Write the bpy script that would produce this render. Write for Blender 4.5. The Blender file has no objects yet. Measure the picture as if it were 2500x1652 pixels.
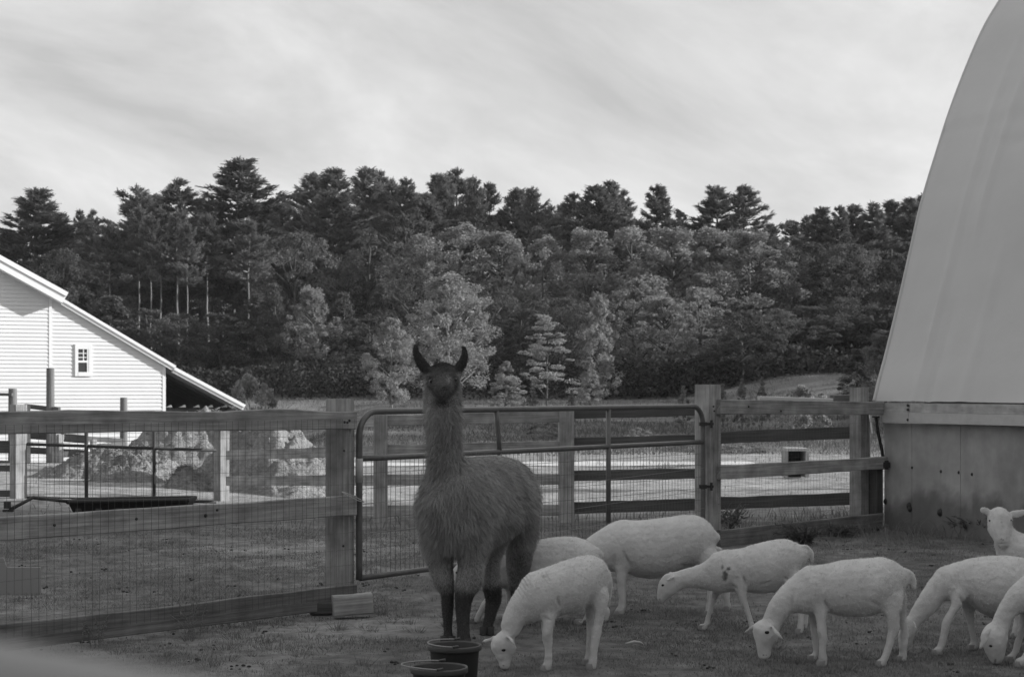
import bpy, bmesh, math, random
import numpy as np
from mathutils import Vector, Matrix

# ------------------------------------------------------------------ camera, sky, sun, exposure
SC = bpy.context.scene
COL = SC.collection
FPX, CAMH, HORY = 4167.0, 1.5, 950.0          # focal length and horizon in photo pixels, eye height
cd = bpy.data.cameras.new('camera')
cam = bpy.data.objects.new('camera', cd)
COL.objects.link(cam)
cam.location = (0, 0, CAMH)
cam.rotation_euler = (math.pi / 2, 0, 0)
cd.sensor_width = 36.0
cd.lens = 36.0 * FPX / 2500.0
cd.shift_y = (HORY - 826.0) / 2500.0
cd.clip_start = 0.05
cd.clip_end = 6000.0
cd.dof.use_dof = True
cd.dof.focus_distance = 10.3
cd.dof.aperture_fstop = 8.0
SC.camera = cam

SUN_AZ, SUN_EL = 3.0, 19.0                     # degrees: azimuth from +X towards +Y
SUN_STRENGTH, SKY_STRENGTH = 4.8, 0.10
world = bpy.data.worlds.new('World')
SC.world = world
world.use_nodes = True
wn, wl = world.node_tree.nodes, world.node_tree.links
wn.clear()
sky = wn.new('ShaderNodeTexSky')
sky.sky_type = 'NISHITA'
sky.sun_disc = False
sky.sun_elevation = math.radians(SUN_EL)
sky.sun_rotation = math.radians(90 - SUN_AZ)
sky.air_density, sky.dust_density, sky.ozone_density = 1.0, 2.5, 1.0
bw = wn.new('ShaderNodeRGBToBW')
wl.new(sky.outputs[0], bw.inputs[0])
# thin high cloud: flattens the sky's range and adds soft streaks
geo = wn.new('ShaderNodeTexCoord')
mp = wn.new('ShaderNodeMapping')
mp.vector_type = 'TEXTURE'
mp.inputs['Rotation'].default_value = (0.0, math.radians(17), math.radians(10))
mp.inputs['Scale'].default_value = (0.55, 0.55, 0.20)
mp.inputs['Location'].default_value = (2.3, 0.4, 1.1)
wl.new(geo.outputs['Generated'], mp.inputs[0])
cn = wn.new('ShaderNodeTexNoise')
cn.inputs['Scale'].default_value = 2.2
cn.inputs['Detail'].default_value = 7.0
cn.inputs['Roughness'].default_value = 0.6
cn.inputs['Distortion'].default_value = 0.3
wl.new(mp.outputs[0], cn.inputs['Vector'])
cr = wn.new('ShaderNodeMapRange')
cr.inputs['From Min'].default_value = 0.34
cr.inputs['From Max'].default_value = 0.68
cr.inputs['To Min'].default_value = 4.6
cr.inputs['To Max'].default_value = 8.0
wl.new(cn.outputs['Fac'], cr.inputs['Value'])
mx = wn.new('ShaderNodeMix'); mx.data_type = 'FLOAT'
mx.inputs['Factor'].default_value = 0.72      # cloud veil over the clear sky
wl.new(bw.outputs[0], mx.inputs['A']); wl.new(cr.outputs[0], mx.inputs['B'])
bg = wn.new('ShaderNodeBackground'); bg.inputs['Strength'].default_value = SKY_STRENGTH
wl.new(mx.outputs['Result'], bg.inputs['Color'])
wo = wn.new('ShaderNodeOutputWorld'); wl.new(bg.outputs[0], wo.inputs['Surface'])

sd = bpy.data.lights.new('sun', 'SUN')
sd.energy = SUN_STRENGTH
sd.angle = math.radians(0.6)
sd.color = (1.0, 1.0, 1.0)                     # black-and-white film: the warmth of the light leaves no trace
sun = bpy.data.objects.new('sun', sd)
COL.objects.link(sun)
sv = Vector((math.cos(math.radians(SUN_EL)) * math.cos(math.radians(SUN_AZ)),
             math.cos(math.radians(SUN_EL)) * math.sin(math.radians(SUN_AZ)),
             math.sin(math.radians(SUN_EL))))
sun.rotation_euler = (-sv).to_track_quat('-Z', 'Y').to_euler()
sun.location = (30, 0, 30)
SC.view_settings.view_transform = 'Standard'
SC.view_settings.look = 'None'
SC.view_settings.exposure = 0.45
SC.view_settings.gamma = 1.0
SC.view_settings.use_curve_mapping = False
SC.render.engine = 'CYCLES'
SC.cycles.max_bounces = 6
SC.cycles.use_denoising = True

rng = np.random.default_rng(7)
random.seed(7)

# ------------------------------------------------------------------ helpers
def pxpt(px, py, Y):
    """world point seen at photo pixel (px, py) at distance Y in front of the camera plane"""
    return np.array([(px - 1250.0) / FPX * Y, Y, CAMH - (py - HORY) / FPX * Y])

def ss(a, b, x):
    t = np.clip((np.asarray(x, float) - a) / (b - a), 0, 1)
    return t * t * (3 - 2 * t)

def _hash(ix, iy, iz):
    n = ix * 374761393 + iy * 668265263 + iz * 2147483647 % 1000003 + iz * 974711
    n = (n ^ (n >> 13)) * 1274126177
    n = n ^ (n >> 16)
    return (n & 0xffff) / 65535.0

def vnoise(p):
    p = np.asarray(p, float)
    i = np.floor(p).astype(np.int64)
    f = p - i
    f = f * f * (3 - 2 * f)
    out = 0
    for dx_ in (0, 1):
        for dy_ in (0, 1):
            for dz_ in (0, 1):
                w = (f[:, 0] if dx_ else 1 - f[:, 0]) * (f[:, 1] if dy_ else 1 - f[:, 1]) * (f[:, 2] if dz_ else 1 - f[:, 2])
                out = out + w * _hash(i[:, 0] + dx_, i[:, 1] + dy_, i[:, 2] + dz_)
    return out * 2 - 1

def fbm(p, oct=4, lac=2.0, gain=0.5):
    p = np.asarray(p, float)
    a, s, o = 1.0, 0, 0
    for k in range(oct):
        o = o + a * vnoise(p + 17.3 * k)
        s += a
        p = p * lac
        a *= gain
    return o / s

def n2(x, y, sc, oct=3, off=0.0):
    x = np.atleast_1d(np.asarray(x, float)); y = np.atleast_1d(np.asarray(y, float))
    return fbm(np.stack([x * sc + off, y * sc - off, np.full_like(x, 3.7 + off)], 1), oct)

def terr(x, y):
    x = np.atleast_1d(np.asarray(x, float)); y = np.atleast_1d(np.asarray(y, float))
    x, y = np.broadcast_arrays(x, y)
    z = 0.08 * ss(11.5, 15.5, y)
    z = z + ss(36, 100, y) * (0.80 + 1.45 * ss(8.0, 17.5, x))
    z = z - 1.5 * ss(29, 42, y) * ss(-4.5, -10, x) * (1 - ss(70, 96, y))
    z = z + 0.13 * ss(15, 20, y) * ss(-2.5, -5.5, x) * (1 - ss(30, 40, y))
    h = np.clip(y - 98, 0, 260)
    z = z + 0.09 * h * ss(0, 12, h)
    nb = n2(x.ravel(), y.ravel(), 0.9, 3).reshape(x.shape)
    z = z + 0.022 * nb * ss(3, 6, y) + 0.03 * nb * ss(16, 24, y)
    return z

def gz(x, y):
    return float(terr(x, y)[0])

def mesh_from(name, V, F, mat=None, smooth=False):
    me = bpy.data.meshes.new(name)
    me.from_pydata(np.asarray(V, float).tolist() if len(V) < 20 else np.asarray(V, np.float32), [], F if isinstance(F, np.ndarray) else list(F))
    if mat is not None:
        for m in (mat if isinstance(mat, (list, tuple)) else [mat]):
            me.materials.append(m)
    if smooth:
        me.polygons.foreach_set('use_smooth', np.ones(len(me.polygons), bool))
    me.update()
    return me

def wloc(o):
    v = np.zeros(3)
    while o is not None:
        v = v + np.array(o.location)
        o = o.parent
    return v

def obj(name, V, F, mat, parent=None, smooth=False):
    """one mesh object from world-space vertices"""
    V = np.asarray(V, float)
    if parent is not None:
        V = V - wloc(parent)
    o = bpy.data.objects.new(name, mesh_from(name, V, F, mat, smooth))
    COL.objects.link(o)
    if parent is not None:
        o.parent = parent
    return o

def thing(name, label, cat, loc=(0, 0, 0), group=None):
    o = bpy.data.objects.new(name, None)
    o.empty_display_size = 0.1
    COL.objects.link(o)
    o.location = Vector([float(c) for c in loc])
    o['label'] = label; o['category'] = cat
    if group: o['group'] = group
    return o

def tag(o, label=None, cat=None, group=None, kind=None):
    if label: o['label'] = label
    if cat: o['category'] = cat
    if group: o['group'] = group
    if kind: o['kind'] = kind
    return o

def fattr(o, name, vals):
    a = o.data.attributes.new(name, 'FLOAT', 'POINT')
    a.data.foreach_set('value', np.asarray(vals, np.float32))

class MB:
    """collects shapes into one mesh"""
    def __init__(s): s.V, s.F, s.n = [], [], 0
    def add(s, V, F):
        s.V.append(np.asarray(V, float)); s.F += [tuple(int(i) + s.n for i in f) for f in F]; s.n += len(V)
    def box(s, c, ax, ay, az):
        """box from centre and three half-axis vectors"""
        c, ax, ay, az = [np.asarray(q, float) for q in (c, ax, ay, az)]
        V = [c + i * ax + j * ay + k * az for i in (-1, 1) for j in (-1, 1) for k in (-1, 1)]
        s.add(V, [(0, 1, 3, 2), (4, 6, 7, 5), (0, 4, 5, 1), (2, 3, 7, 6), (0, 2, 6, 4), (1, 5, 7, 3)])
    def tube(s, pts, r, n=8, cap=True):
        V, F = tube(pts, r, n, cap); s.add(V, F)
    def build(s, name, mat, parent=None, smooth=False):
        return obj(name, np.concatenate(s.V), s.F, mat, parent, smooth)

def tube(pts, r, n=8, cap=True):
    pts = [np.asarray(p, float) for p in pts]
    m = len(pts)
    rr = r if hasattr(r, '__len__') else [r] * m
    V, F = [], []
    up = None
    for i, p in enumerate(pts):
        d = pts[min(i + 1, m - 1)] - pts[max(i - 1, 0)]
        d = d / (np.linalg.norm(d) + 1e-12)
        if up is None:
            up = np.array([0, 0, 1.0]) if abs(d[2]) < 0.9 else np.array([1.0, 0, 0])
        u = up - d * np.dot(up, d); u /= np.linalg.norm(u) + 1e-12
        v = np.cross(d, u)
        up = u
        for k in range(n):
            a = 2 * math.pi * k / n
            V.append(p + rr[i] * (math.cos(a) * u + math.sin(a) * v))
    for i in range(m - 1):
        for k in range(n):
            F.append((i * n + k, i * n + (k + 1) % n, (i + 1) * n + (k + 1) % n, (i + 1) * n + k))
    if cap:
        F.append(tuple(range(n - 1, -1, -1))); F.append(tuple((m - 1) * n + k for k in range(n)))
    return V, F

def resample(A, k):
    """Catmull-Rom through the rows of A"""
    A = np.asarray(A, float)
    m = len(A)
    out = []
    for i in range(m - 1):
        p0, p1, p2, p3 = A[max(i - 1, 0)], A[i], A[i + 1], A[min(i + 2, m - 1)]
        for j in range(k):
            t = j / k
            out.append(0.5 * (2 * p1 + (p2 - p0) * t + (2 * p0 - 5 * p1 + 4 * p2 - p3) * t * t + (3 * p1 - p0 - 3 * p2 + p3) * t ** 3))
    out.append(A[-1])
    return np.array(out)

def loft(st, n=18, k=4, round_cap=0.6):
    """closed tube of elliptical rings: st rows are centre, half-axis u, half-axis v"""
    A = resample(np.array([np.concatenate([np.asarray(q, float) for q in s]) for s in st]), k)
    m = len(A)
    an = np.arange(n) * 2 * math.pi / n
    V = (A[:, None, 0:3] + np.cos(an)[None, :, None] * A[:, None, 3:6] + np.sin(an)[None, :, None] * A[:, None, 6:9]).reshape(-1, 3)
    F = []
    for i in range(m - 1):
        for j in range(n):
            F.append((i * n + j, i * n + (j + 1) % n, (i + 1) * n + (j + 1) % n, (i + 1) * n + j))
    d0 = A[0, :3] - A[1, :3]; d0 /= np.linalg.norm(d0) + 1e-9
    d1 = A[-1, :3] - A[-2, :3]; d1 /= np.linalg.norm(d1) + 1e-9
    r0 = min(np.linalg.norm(A[0, 3:6]), np.linalg.norm(A[0, 6:9])); r1 = min(np.linalg.norm(A[-1, 3:6]), np.linalg.norm(A[-1, 6:9]))
    V = np.concatenate([V, [A[0, :3] + d0 * r0 * round_cap], [A[-1, :3] + d1 * r1 * round_cap]])
    c0, c1 = m * n, m * n + 1
    for j in range(n):
        F.append((c0, (j + 1) % n, j)); F.append((c1, (m - 1) * n + j, (m - 1) * n + (j + 1) % n))
    return V, F

def union(shapes, voxel, iters=6, fac=0.5):
    """fuses overlapping closed shapes into one continuous skin; returns vertices and quads"""
    b = MB()
    for V, F in shapes: b.add(V, F)
    me = bpy.data.meshes.new('union'); me.from_pydata(np.concatenate(b.V).tolist(), [], b.F); me.update()
    bm = bmesh.new(); bm.from_mesh(me); bmesh.ops.recalc_face_normals(bm, faces=bm.faces); bm.to_mesh(me); bm.free()
    o = bpy.data.objects.new('union', me); COL.objects.link(o)
    m = o.modifiers.new('r', 'REMESH'); m.mode = 'VOXEL'; m.voxel_size = voxel
    s = o.modifiers.new('s', 'SMOOTH'); s.factor = fac; s.iterations = iters
    dg = bpy.context.evaluated_depsgraph_get(); dg.update()
    e = o.evaluated_get(dg); em = e.to_mesh()
    V = np.empty(len(em.vertices) * 3, np.float32); em.vertices.foreach_get('co', V); V = V.reshape(-1, 3).astype(float)
    nl = np.empty(len(em.loops), np.int32); em.loops.foreach_get('vertex_index', nl)
    F = nl.reshape(-1, 4) if len(nl) == 4 * len(em.polygons) else [tuple(p.vertices) for p in em.polygons]
    N = np.empty(len(em.vertices) * 3, np.float32); em.vertices.foreach_get('normal', N); N = N.reshape(-1, 3).astype(float)
    e.to_mesh_clear()
    bpy.data.objects.remove(o); bpy.data.meshes.remove(me)
    return V, np.asarray(F), N

def soften(V, F, centres, rad, iters):
    """relaxes the skin near the given points so that joints flow into one another"""
    w = np.zeros(len(V))
    for c, r in zip(centres, rad):
        w = np.maximum(w, np.exp(-(((V - c) ** 2).sum(1)) / (r * r)))
    w = np.clip(w * 1.4, 0, 1)[:, None] * .6
    E0 = np.concatenate([F[:, 0], F[:, 1], F[:, 2], F[:, 3]]); E1 = np.concatenate([F[:, 1], F[:, 2], F[:, 3], F[:, 0]])
    deg = np.bincount(E0, minlength=len(V)) + np.bincount(E1, minlength=len(V))
    for _ in range(iters):
        A = np.stack([np.bincount(E0, V[E1, k], len(V)) + np.bincount(E1, V[E0, k], len(V)) for k in range(3)], 1) / np.maximum(deg, 1)[:, None]
        V = V + w * (A - V)
    return V

def sphere(c, r, nu=12, nv=8):
    c = np.asarray(c, float); r = np.asarray(r, float) * np.ones(3)
    V = [c + r * [0, 0, 1]]
    for i in range(1, nv):
        t = math.pi * i / nv
        for j in range(nu):
            a = 2 * math.pi * j / nu
            V.append(c + r * [math.sin(t) * math.cos(a), math.sin(t) * math.sin(a), math.cos(t)])
    V.append(c - r * [0, 0, 1])
    F = [(0, 1 + j, 1 + (j + 1) % nu) for j in range(nu)]
    for i in range(nv - 2):
        for j in range(nu):
            a, b_ = 1 + i * nu + j, 1 + i * nu + (j + 1) % nu
            F.append((a, a + nu, b_ + nu, b_))
    L = len(V) - 1
    F += [(L, L - nu + (j + 1) % nu, L - nu + j) for j in range(nu)]
    return V, F

# ------------------------------------------------------------------ materials (all neutral: the photograph is black and white)
def mat(name, g, rough=0.85, var=0.0, scale=5.0, stretch=(1, 1, 1), bump=0.0, bscale=None, attr=None, attr_g=None, spec=0.25,
        var2=0.0, scale2=1.0, metal=0.0, rnd=0.0, transl=0.0, rattr=None, ravar=0.0):
    m = bpy.data.materials.new(name); m.use_nodes = True
    nt = m.node_tree; N, L = nt.nodes, nt.links
    b = N['Principled BSDF']
    b.inputs['Roughness'].default_value = rough
    b.inputs['Metallic'].default_value = metal
    b.inputs['Specular IOR Level'].default_value = spec
    def math_(op, a, c):
        q = N.new('ShaderNodeMath'); q.operation = op
        for i, v in enumerate((a, c)):
            if isinstance(v, (int, float)): q.inputs[i].default_value = v
            else: L.new(v, q.inputs[i])
        return q.outputs[0]
    tc = N.new('ShaderNodeTexCoord')
    def noise(sc, st, det=5.0, rg=0.6):
        mpn = N.new('ShaderNodeMapping'); mpn.inputs['Scale'].default_value = st
        L.new(tc.outputs['Object'], mpn.inputs[0])
        q = N.new('ShaderNodeTexNoise'); q.inputs['Scale'].default_value = sc
        q.inputs['Detail'].default_value = det; q.inputs['Roughness'].default_value = rg
        L.new(mpn.outputs[0], q.inputs['Vector'])
        return q.outputs['Fac']
    val = g
    if attr:
        at = N.new('ShaderNodeAttribute'); at.attribute_name = attr
        mxn = N.new('ShaderNodeMix'); mxn.data_type = 'FLOAT'
        L.new(at.outputs['Fac'], mxn.inputs['Factor'])
        mxn.inputs['A'].default_value = g; mxn.inputs['B'].default_value = attr_g
        val = mxn.outputs['Result']
    fac = None
    def mul(f):
        nonlocal fac
        fac = f if fac is None else math_('MULTIPLY', fac, f)
    nz = None
    if var:
        nz = noise(scale, stretch)
        mul(math_('ADD', math_('MULTIPLY', math_('SUBTRACT', nz, 0.5), 2.8 * var), 1.0))
    if var2:
        mul(math_('ADD', math_('MULTIPLY', math_('SUBTRACT', noise(scale2, (1, 1, 1), 3.0), 0.5), 2.8 * var2), 1.0))
    if rnd:
        oi = N.new('ShaderNodeObjectInfo')
        mul(math_('ADD', math_('MULTIPLY', math_('SUBTRACT', oi.outputs['Random'], 0.5), 2 * rnd), 1.0))
    if rattr:
        at2 = N.new('ShaderNodeAttribute'); at2.attribute_name = rattr
        mul(math_('ADD', math_('MULTIPLY', math_('SUBTRACT', at2.outputs['Fac'], 0.5), 2 * ravar), 1.0))
    if fac is not None:
        val = math_('MAXIMUM', math_('MULTIPLY', val, fac), 0.004)
    if isinstance(val, (int, float)):
        b.inputs['Base Color'].default_value = (val, val, val, 1)
    else:
        L.new(val, b.inputs['Base Color'])
    if bump:
        bn = N.new('ShaderNodeBump'); bn.inputs['Strength'].default_value = 1.0; bn.inputs['Distance'].default_value = bump
        L.new(noise(bscale or scale, stretch), bn.inputs['Height'])
        L.new(bn.outputs[0], b.inputs['Normal'])
    if transl:
        tr = N.new('ShaderNodeBsdfTranslucent')
        if isinstance(val, (int, float)): tr.inputs['Color'].default_value = (val, val, val, 1)
        else: L.new(val, tr.inputs['Color'])
        ms = N.new('ShaderNodeMixShader'); ms.inputs[0].default_value = transl
        L.new(b.outputs[0], ms.inputs[1]); L.new(tr.outputs[0], ms.inputs[2])
        L.new(ms.outputs[0], N['Material Output'].inputs['Surface'])
    return m

M = dict(
    ground=mat('ground', 0.145, 0.95, 0.75, 7.0, bump=0.015, bscale=30, attr='dirt', attr_g=0.34, spec=0.1, var2=0.35, scale2=1.1),
    grass=mat('grass', 0.205, 0.8, 0.50, 5.0, spec=0.2, rattr='tone', ravar=0.35, transl=0.35),
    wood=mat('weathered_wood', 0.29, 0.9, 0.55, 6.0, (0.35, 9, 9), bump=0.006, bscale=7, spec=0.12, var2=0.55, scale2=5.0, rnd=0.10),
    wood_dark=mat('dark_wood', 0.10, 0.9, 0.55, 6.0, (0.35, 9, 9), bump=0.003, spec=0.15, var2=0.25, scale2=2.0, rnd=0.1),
    wood_mid=mat('mid_wood', 0.17, 0.9, 0.55, 6.0, (0.35, 9, 9), bump=0.006, spec=0.12, var2=0.5, scale2=5.0),  # darker tone of wood for the bottom boards
    wood_pale=mat('pale_wood', 0.42, 0.9, 0.2, 6.0, (0.35, 9, 9), bump=0.002, spec=0.15),
    round_wood=mat('round_post_wood', 0.16, 0.9, 0.25, 5.0, (6, 6, 0.5), bump=0.003, spec=0.15),
    wire=mat('galvanised_wire', 0.09, 0.6, spec=0.4),
    gate=mat('gate_paint', 0.115, 0.36, 0.25, 7.0, spec=0.5, var2=0.2, scale2=30),
    dung=mat('dung', 0.045, 0.9),
    iron=mat('dark_iron', 0.035, 0.6, 0.3, 20, spec=0.4),
    white=mat('white_paint', 0.80, 0.6, 0.05, 3.0, spec=0.3),
    siding=mat('white_siding', 0.72, 0.55, 0.04, 1.5, spec=0.3),
    fascia=mat('white_trim', 0.82, 0.5, 0.03, 2.0, spec=0.3),
    roof=mat('roof_metal', 0.45, 0.5, 0.1, 3.0, spec=0.4),
    dark_in=mat('lean_to_shade', 0.05, 0.9, 0.4, 3.0),  # shade under the lean-to roof, put into the colour
    glass=mat('window_glass', 0.045, 0.12, spec=0.5),
    fabric=mat('cover_fabric', 0.54, 0.62, 0.05, 2.0, bump=0.004, bscale=6, spec=0.25, var2=0.1, scale2=0.6),
    band=mat('base_board_white', 0.50, 0.8, 0.12, 4.0, (1, 1, 4), spec=0.2, var2=0.10, scale2=14),
    band_up=mat('base_board_weathered', 0.40, 0.85, 0.40, 5.0, (1, 1, 4), bump=0.002, spec=0.2, var2=0.30, scale2=9),
    concrete=mat('stained_concrete', 0.36, 0.92, 0.30, 1.6, (1.6, 1.6, 0.35), bump=0.003, bscale=25, spec=0.15, attr='moss', attr_g=0.17, var2=0.22, scale2=6),
    black=mat('black_rubber', 0.018, 0.55, 0.2, 12, spec=0.4),
    bucket_rim=mat('bucket_rim', 0.06, 0.5, 0.2, 15, spec=0.45),
    bucket_in=mat('bucket_inside', 0.07, 0.6, 0.2, 15, spec=0.3),
    straw=mat('straw', 0.24, 0.95, 0.5, 14.0, (1, 1, 1.6), bump=0.04, bscale=26, spec=0.1, var2=0.35, scale2=2.2),
    gravel=mat('pale_gravel', 0.5, 0.95, 0.25, 4.0, spec=0.1),
    bark=mat('bark', 0.11, 0.95, 0.3, 3.0, (4, 4, 0.6), spec=0.1),
    bark_pale=mat('pale_bark', 0.24, 0.95, 0.25, 3.0, (4, 4, 0.6), spec=0.1),
    pine=mat('pine_needles', 0.13, 0.75, spec=0.2, rnd=0.18, rattr='tone', ravar=0.45, transl=0.35),
    under=mat('shaded_undergrowth', 0.045, 0.8, spec=0.15, rattr='tone', ravar=0.45, transl=0.2),  # deep shade at the wood's foot put into this dark leaf colour
    leaf=mat('dark_leaves', 0.12, 0.75, spec=0.2, rnd=0.22, rattr='tone', ravar=0.45, transl=0.40),
    leaf_mid=mat('mid_leaves', 0.26, 0.75, spec=0.2, rnd=0.2, rattr='tone', ravar=0.45, transl=0.40),
    leaf_pale=mat('pale_leaves', 0.29, 0.75, spec=0.2, rnd=0.12, rattr='tone', ravar=0.4, transl=0.42),
    wool=mat('shorn_wool', 0.59, 0.95, 0.08, 18, bump=0.004, bscale=60, attr='coat', attr_g=0.09, spec=0.1, var2=0.12, scale2=5),
    wool_nap=mat('wool_nap', 0.62, 0.95, 0.06, 18, attr='coat', attr_g=0.09, spec=0.05, rattr='tone', ravar=0.30),
    hoof=mat('hoof', 0.26, 0.6, spec=0.3),
    eye=mat('eye', 0.008, 0.15, spec=0.5),
    llama=mat('llama_coat', 0.18, 0.95, 0.2, 12, attr='coat', attr_g=0.045, spec=0.1),
    llama_fleece=mat('llama_fleece', 0.37, 0.9, 0.25, 7, attr='coat', attr_g=0.055, spec=0.12, rattr='tone', ravar=0.30),
    rail_near=mat('bleached_rail', 0.29, 0.9, 0.2, 6.0, (0.4, 8, 8), spec=0.15),
    plastic=mat('grey_plastic', 0.27, 0.6, 0.1, 4),
    twine=mat('twine', 0.45, 0.9),
)

def board(name, p0, p1, h, t, m, parent=None, wob=0.0, seed=0, seg=10, top_only=False, chamfer=0.005, face=None):
    """a sawn timber from p0 to p1; its own X axis runs along the grain. h: height, t: thickness"""
    p0, p1 = np.asarray(p0, float), np.asarray(p1, float)
    L = np.linalg.norm(p1 - p0)
    x = (p1 - p0) / L
    if abs(x[2]) > 0.8:
        fd = np.array([0, 1.0, 0] if face is None else [face[0], face[1], 0.0])   # upright: h runs along `face`, t across it
        y = np.cross(fd, x)
    else:
        y = np.cross([0, 0, 1.0], x)
    y /= np.linalg.norm(y); z = np.cross(x, y)
    c = chamfer
    prof = [(-t / 2 + c, -h / 2), (t / 2 - c, -h / 2), (t / 2, -h / 2 + c), (t / 2, h / 2 - c), (t / 2 - c, h / 2), (-t / 2 + c, h / 2), (-t / 2, h / 2 - c), (-t / 2, -h / 2 + c)]
    xs = np.linspace(0, L, seg + 1)
    r = np.random.default_rng(seed + 100)
    w1 = np.convolve(r.normal(0, 1, seg + 3), [.25, .5, .25], 'valid')[:seg + 1] * wob
    w2 = np.convolve(r.normal(0, 1, seg + 3), [.25, .5, .25], 'valid')[:seg + 1] * wob * (0.2 if top_only else 0.7)
    V, F = [], []
    for i, xx in enumerate(xs):
        for (py, pz) in prof:
            V.append((xx, py, pz + (w1[i] if pz > 0 else w2[i])))
    n = 8
    for i in range(seg):
        for k in range(n):
            F.append((i * n + k, i * n + (k + 1) % n, (i + 1) * n + (k + 1) % n, (i + 1) * n + k))
    F.append(tuple(range(n - 1, -1, -1))); F.append(tuple(seg * n + k for k in range(n)))
    me = mesh_from(name, V, F, m)
    o = bpy.data.objects.new(name, me); COL.objects.link(o)
    if parent is not None:
        o.parent = parent
        p0 = p0 - wloc(parent)
    R = Matrix((x, y, z)).transposed()
    o.matrix_local = Matrix.Translation(Vector(p0)) @ R.to_4x4()
    return o
# ------------------------------------------------------------------ ground
gx = np.unique(np.concatenate([np.sinh(np.linspace(-6.2, 6.2, 210)) * 6.0, np.linspace(-7, 7, 90)]))
gy = np.unique(np.concatenate([np.linspace(-40, 4, 12), np.linspace(4, 44, 170), 44 + (np.exp(np.linspace(0, 4.6, 90)) - 1) * 30]))
GX, GY = np.meshgrid(gx, gy)
GZ = terr(GX.ravel(), GY.ravel())
nxg, nyg = len(gx), len(gy)
ii = np.arange(nxg * nyg).reshape(nyg, nxg)
GF = np.stack([ii[:-1, :-1].ravel(), ii[:-1, 1:].ravel(), ii[1:, 1:].ravel(), ii[1:, :-1].ravel()], 1)
ground = obj('ground', np.stack([GX.ravel(), GY.ravel(), GZ], 1), GF, M['ground'], smooth=True)
tag(ground, kind='structure')
def dirt_at(x, y):
    """0 grass .. 1 bare pale dirt"""
    n = n2(x, y, 0.35, 4, 5.0); nf = n2(x, y, 1.7, 3, 9.0)
    yard = ss(17.5, 20.0, y + 0.8 * n) * (1 - ss(36, 42, y + 2 * n))
    d = yard * np.clip(0.62 + 0.5 * n + 0.25 * nf, 0.15, 1)
    wear = ss(0.15, 0.6, n2(x, y, 0.8, 3, 2.0)) * 0.30 * ss(5, 7, y) * (1 - yard)
    # trampled earth in front of the gate post and behind the left-hand fence
    t1 = np.exp(-(((x + 0.95) / 0.75) ** 2 + ((y - 10.7) / 0.55) ** 2)) * 0.95 * (0.8 + 0.6 * nf)
    t2 = np.exp(-(((x + 1.7) / 1.6) ** 2 + ((y - 15.3) / 1.7) ** 2)) * 0.45 * (0.8 + 0.6 * nf)
    far = ss(42, 55, y) * (0.0 + 0.2 * np.exp(-((x + 8.0 - 0.05 * y) / 5.0) ** 2) * (1 - ss(70, 85, y)))
    return np.clip(d + wear + t1 + t2 + far, 0, 1)
fattr(ground, 'dirt', dirt_at(GX.ravel(), GY.ravel()))

def strip(name, pts_a, pts_b, mat_, lift=0.006):
    n = len(pts_a); V, F = [], []
    for (a, b) in zip(pts_a, pts_b):
        for t in (0, 0.5, 1):
            x, y = a[0] + (b[0] - a[0]) * t, a[1] + (b[1] - a[1]) * t
            V.append((x, y, gz(x, y) + lift + 0.008))
    for i in range(n - 1):
        for j in range(2):
            F.append((i * 3 + j, i * 3 + j + 1, (i + 1) * 3 + j + 1, (i + 1) * 3 + j))
    return obj(name, V, F, mat_)
lx = np.linspace(-9, 4.6, 40)
lane = strip('gravel_lane', [(x, 31.5 + 0.10 * x + 0.15 * math.sin(x * 1.3)) for x in lx], [(x, 32.9 + 0.10 * x + 0.2 * math.sin(x * 0.9)) for x in lx], M['gravel'])
tag(lane, kind='structure')

# ------------------------------------------------------------------ fabric-covered hoop barn on its concrete wall (right)
kd = 1.9
E_ = np.array([kd, 1, 0]) / math.hypot(kd, 1)          # along its end wall, away from the camera
B_ = np.array([E_[1], -E_[0], 0])                      # along its long side
HP0 = np.array([(2133 - 1250) / FPX * 17.5, 17.5, 0.0])
prof = []
for (px, py) in [(2133, 979), (2146, 925), (2160, 874), (2178, 802), (2196, 727), (2220, 622), (2244, 516), (2262, 452), (2281, 390), (2318, 274), (2360, 163), (2402, 68), (2442, 0)]:
    r = np.array([(px - 1250) / FPX, 1.0])
    t = (HP0[:2] @ B_[:2]) / (r @ B_[:2])
    p = np.array([r[0] * t, t, CAMH - (py - HORY) / FPX * t])
    prof.append(((p - HP0) @ E_, p[2]))
s0, z0 = prof[-1]
sl0 = (prof[-1][1] - prof[-3][1]) / (prof[-1][0] - prof[-3][0])
for q in np.linspace(.12, 1, 7): prof.append((s0 + 2.5 * q, z0 + sl0 * 2.5 * (q - 0.56 * q * q) * .92))
sr = prof[-1][0]
prof += [(2 * sr - s, z) for (s, z) in prof[-2::-1]]
prof_f = resample(np.array(prof), 8)
al = np.unique(np.concatenate([np.linspace(0, 3.0, 70), np.linspace(3.0, 26, 24)]))
hb = thing('hoop_barn', 'pale fabric covered arched barn on a stained concrete wall at the right edge', 'barn', HP0)
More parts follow.
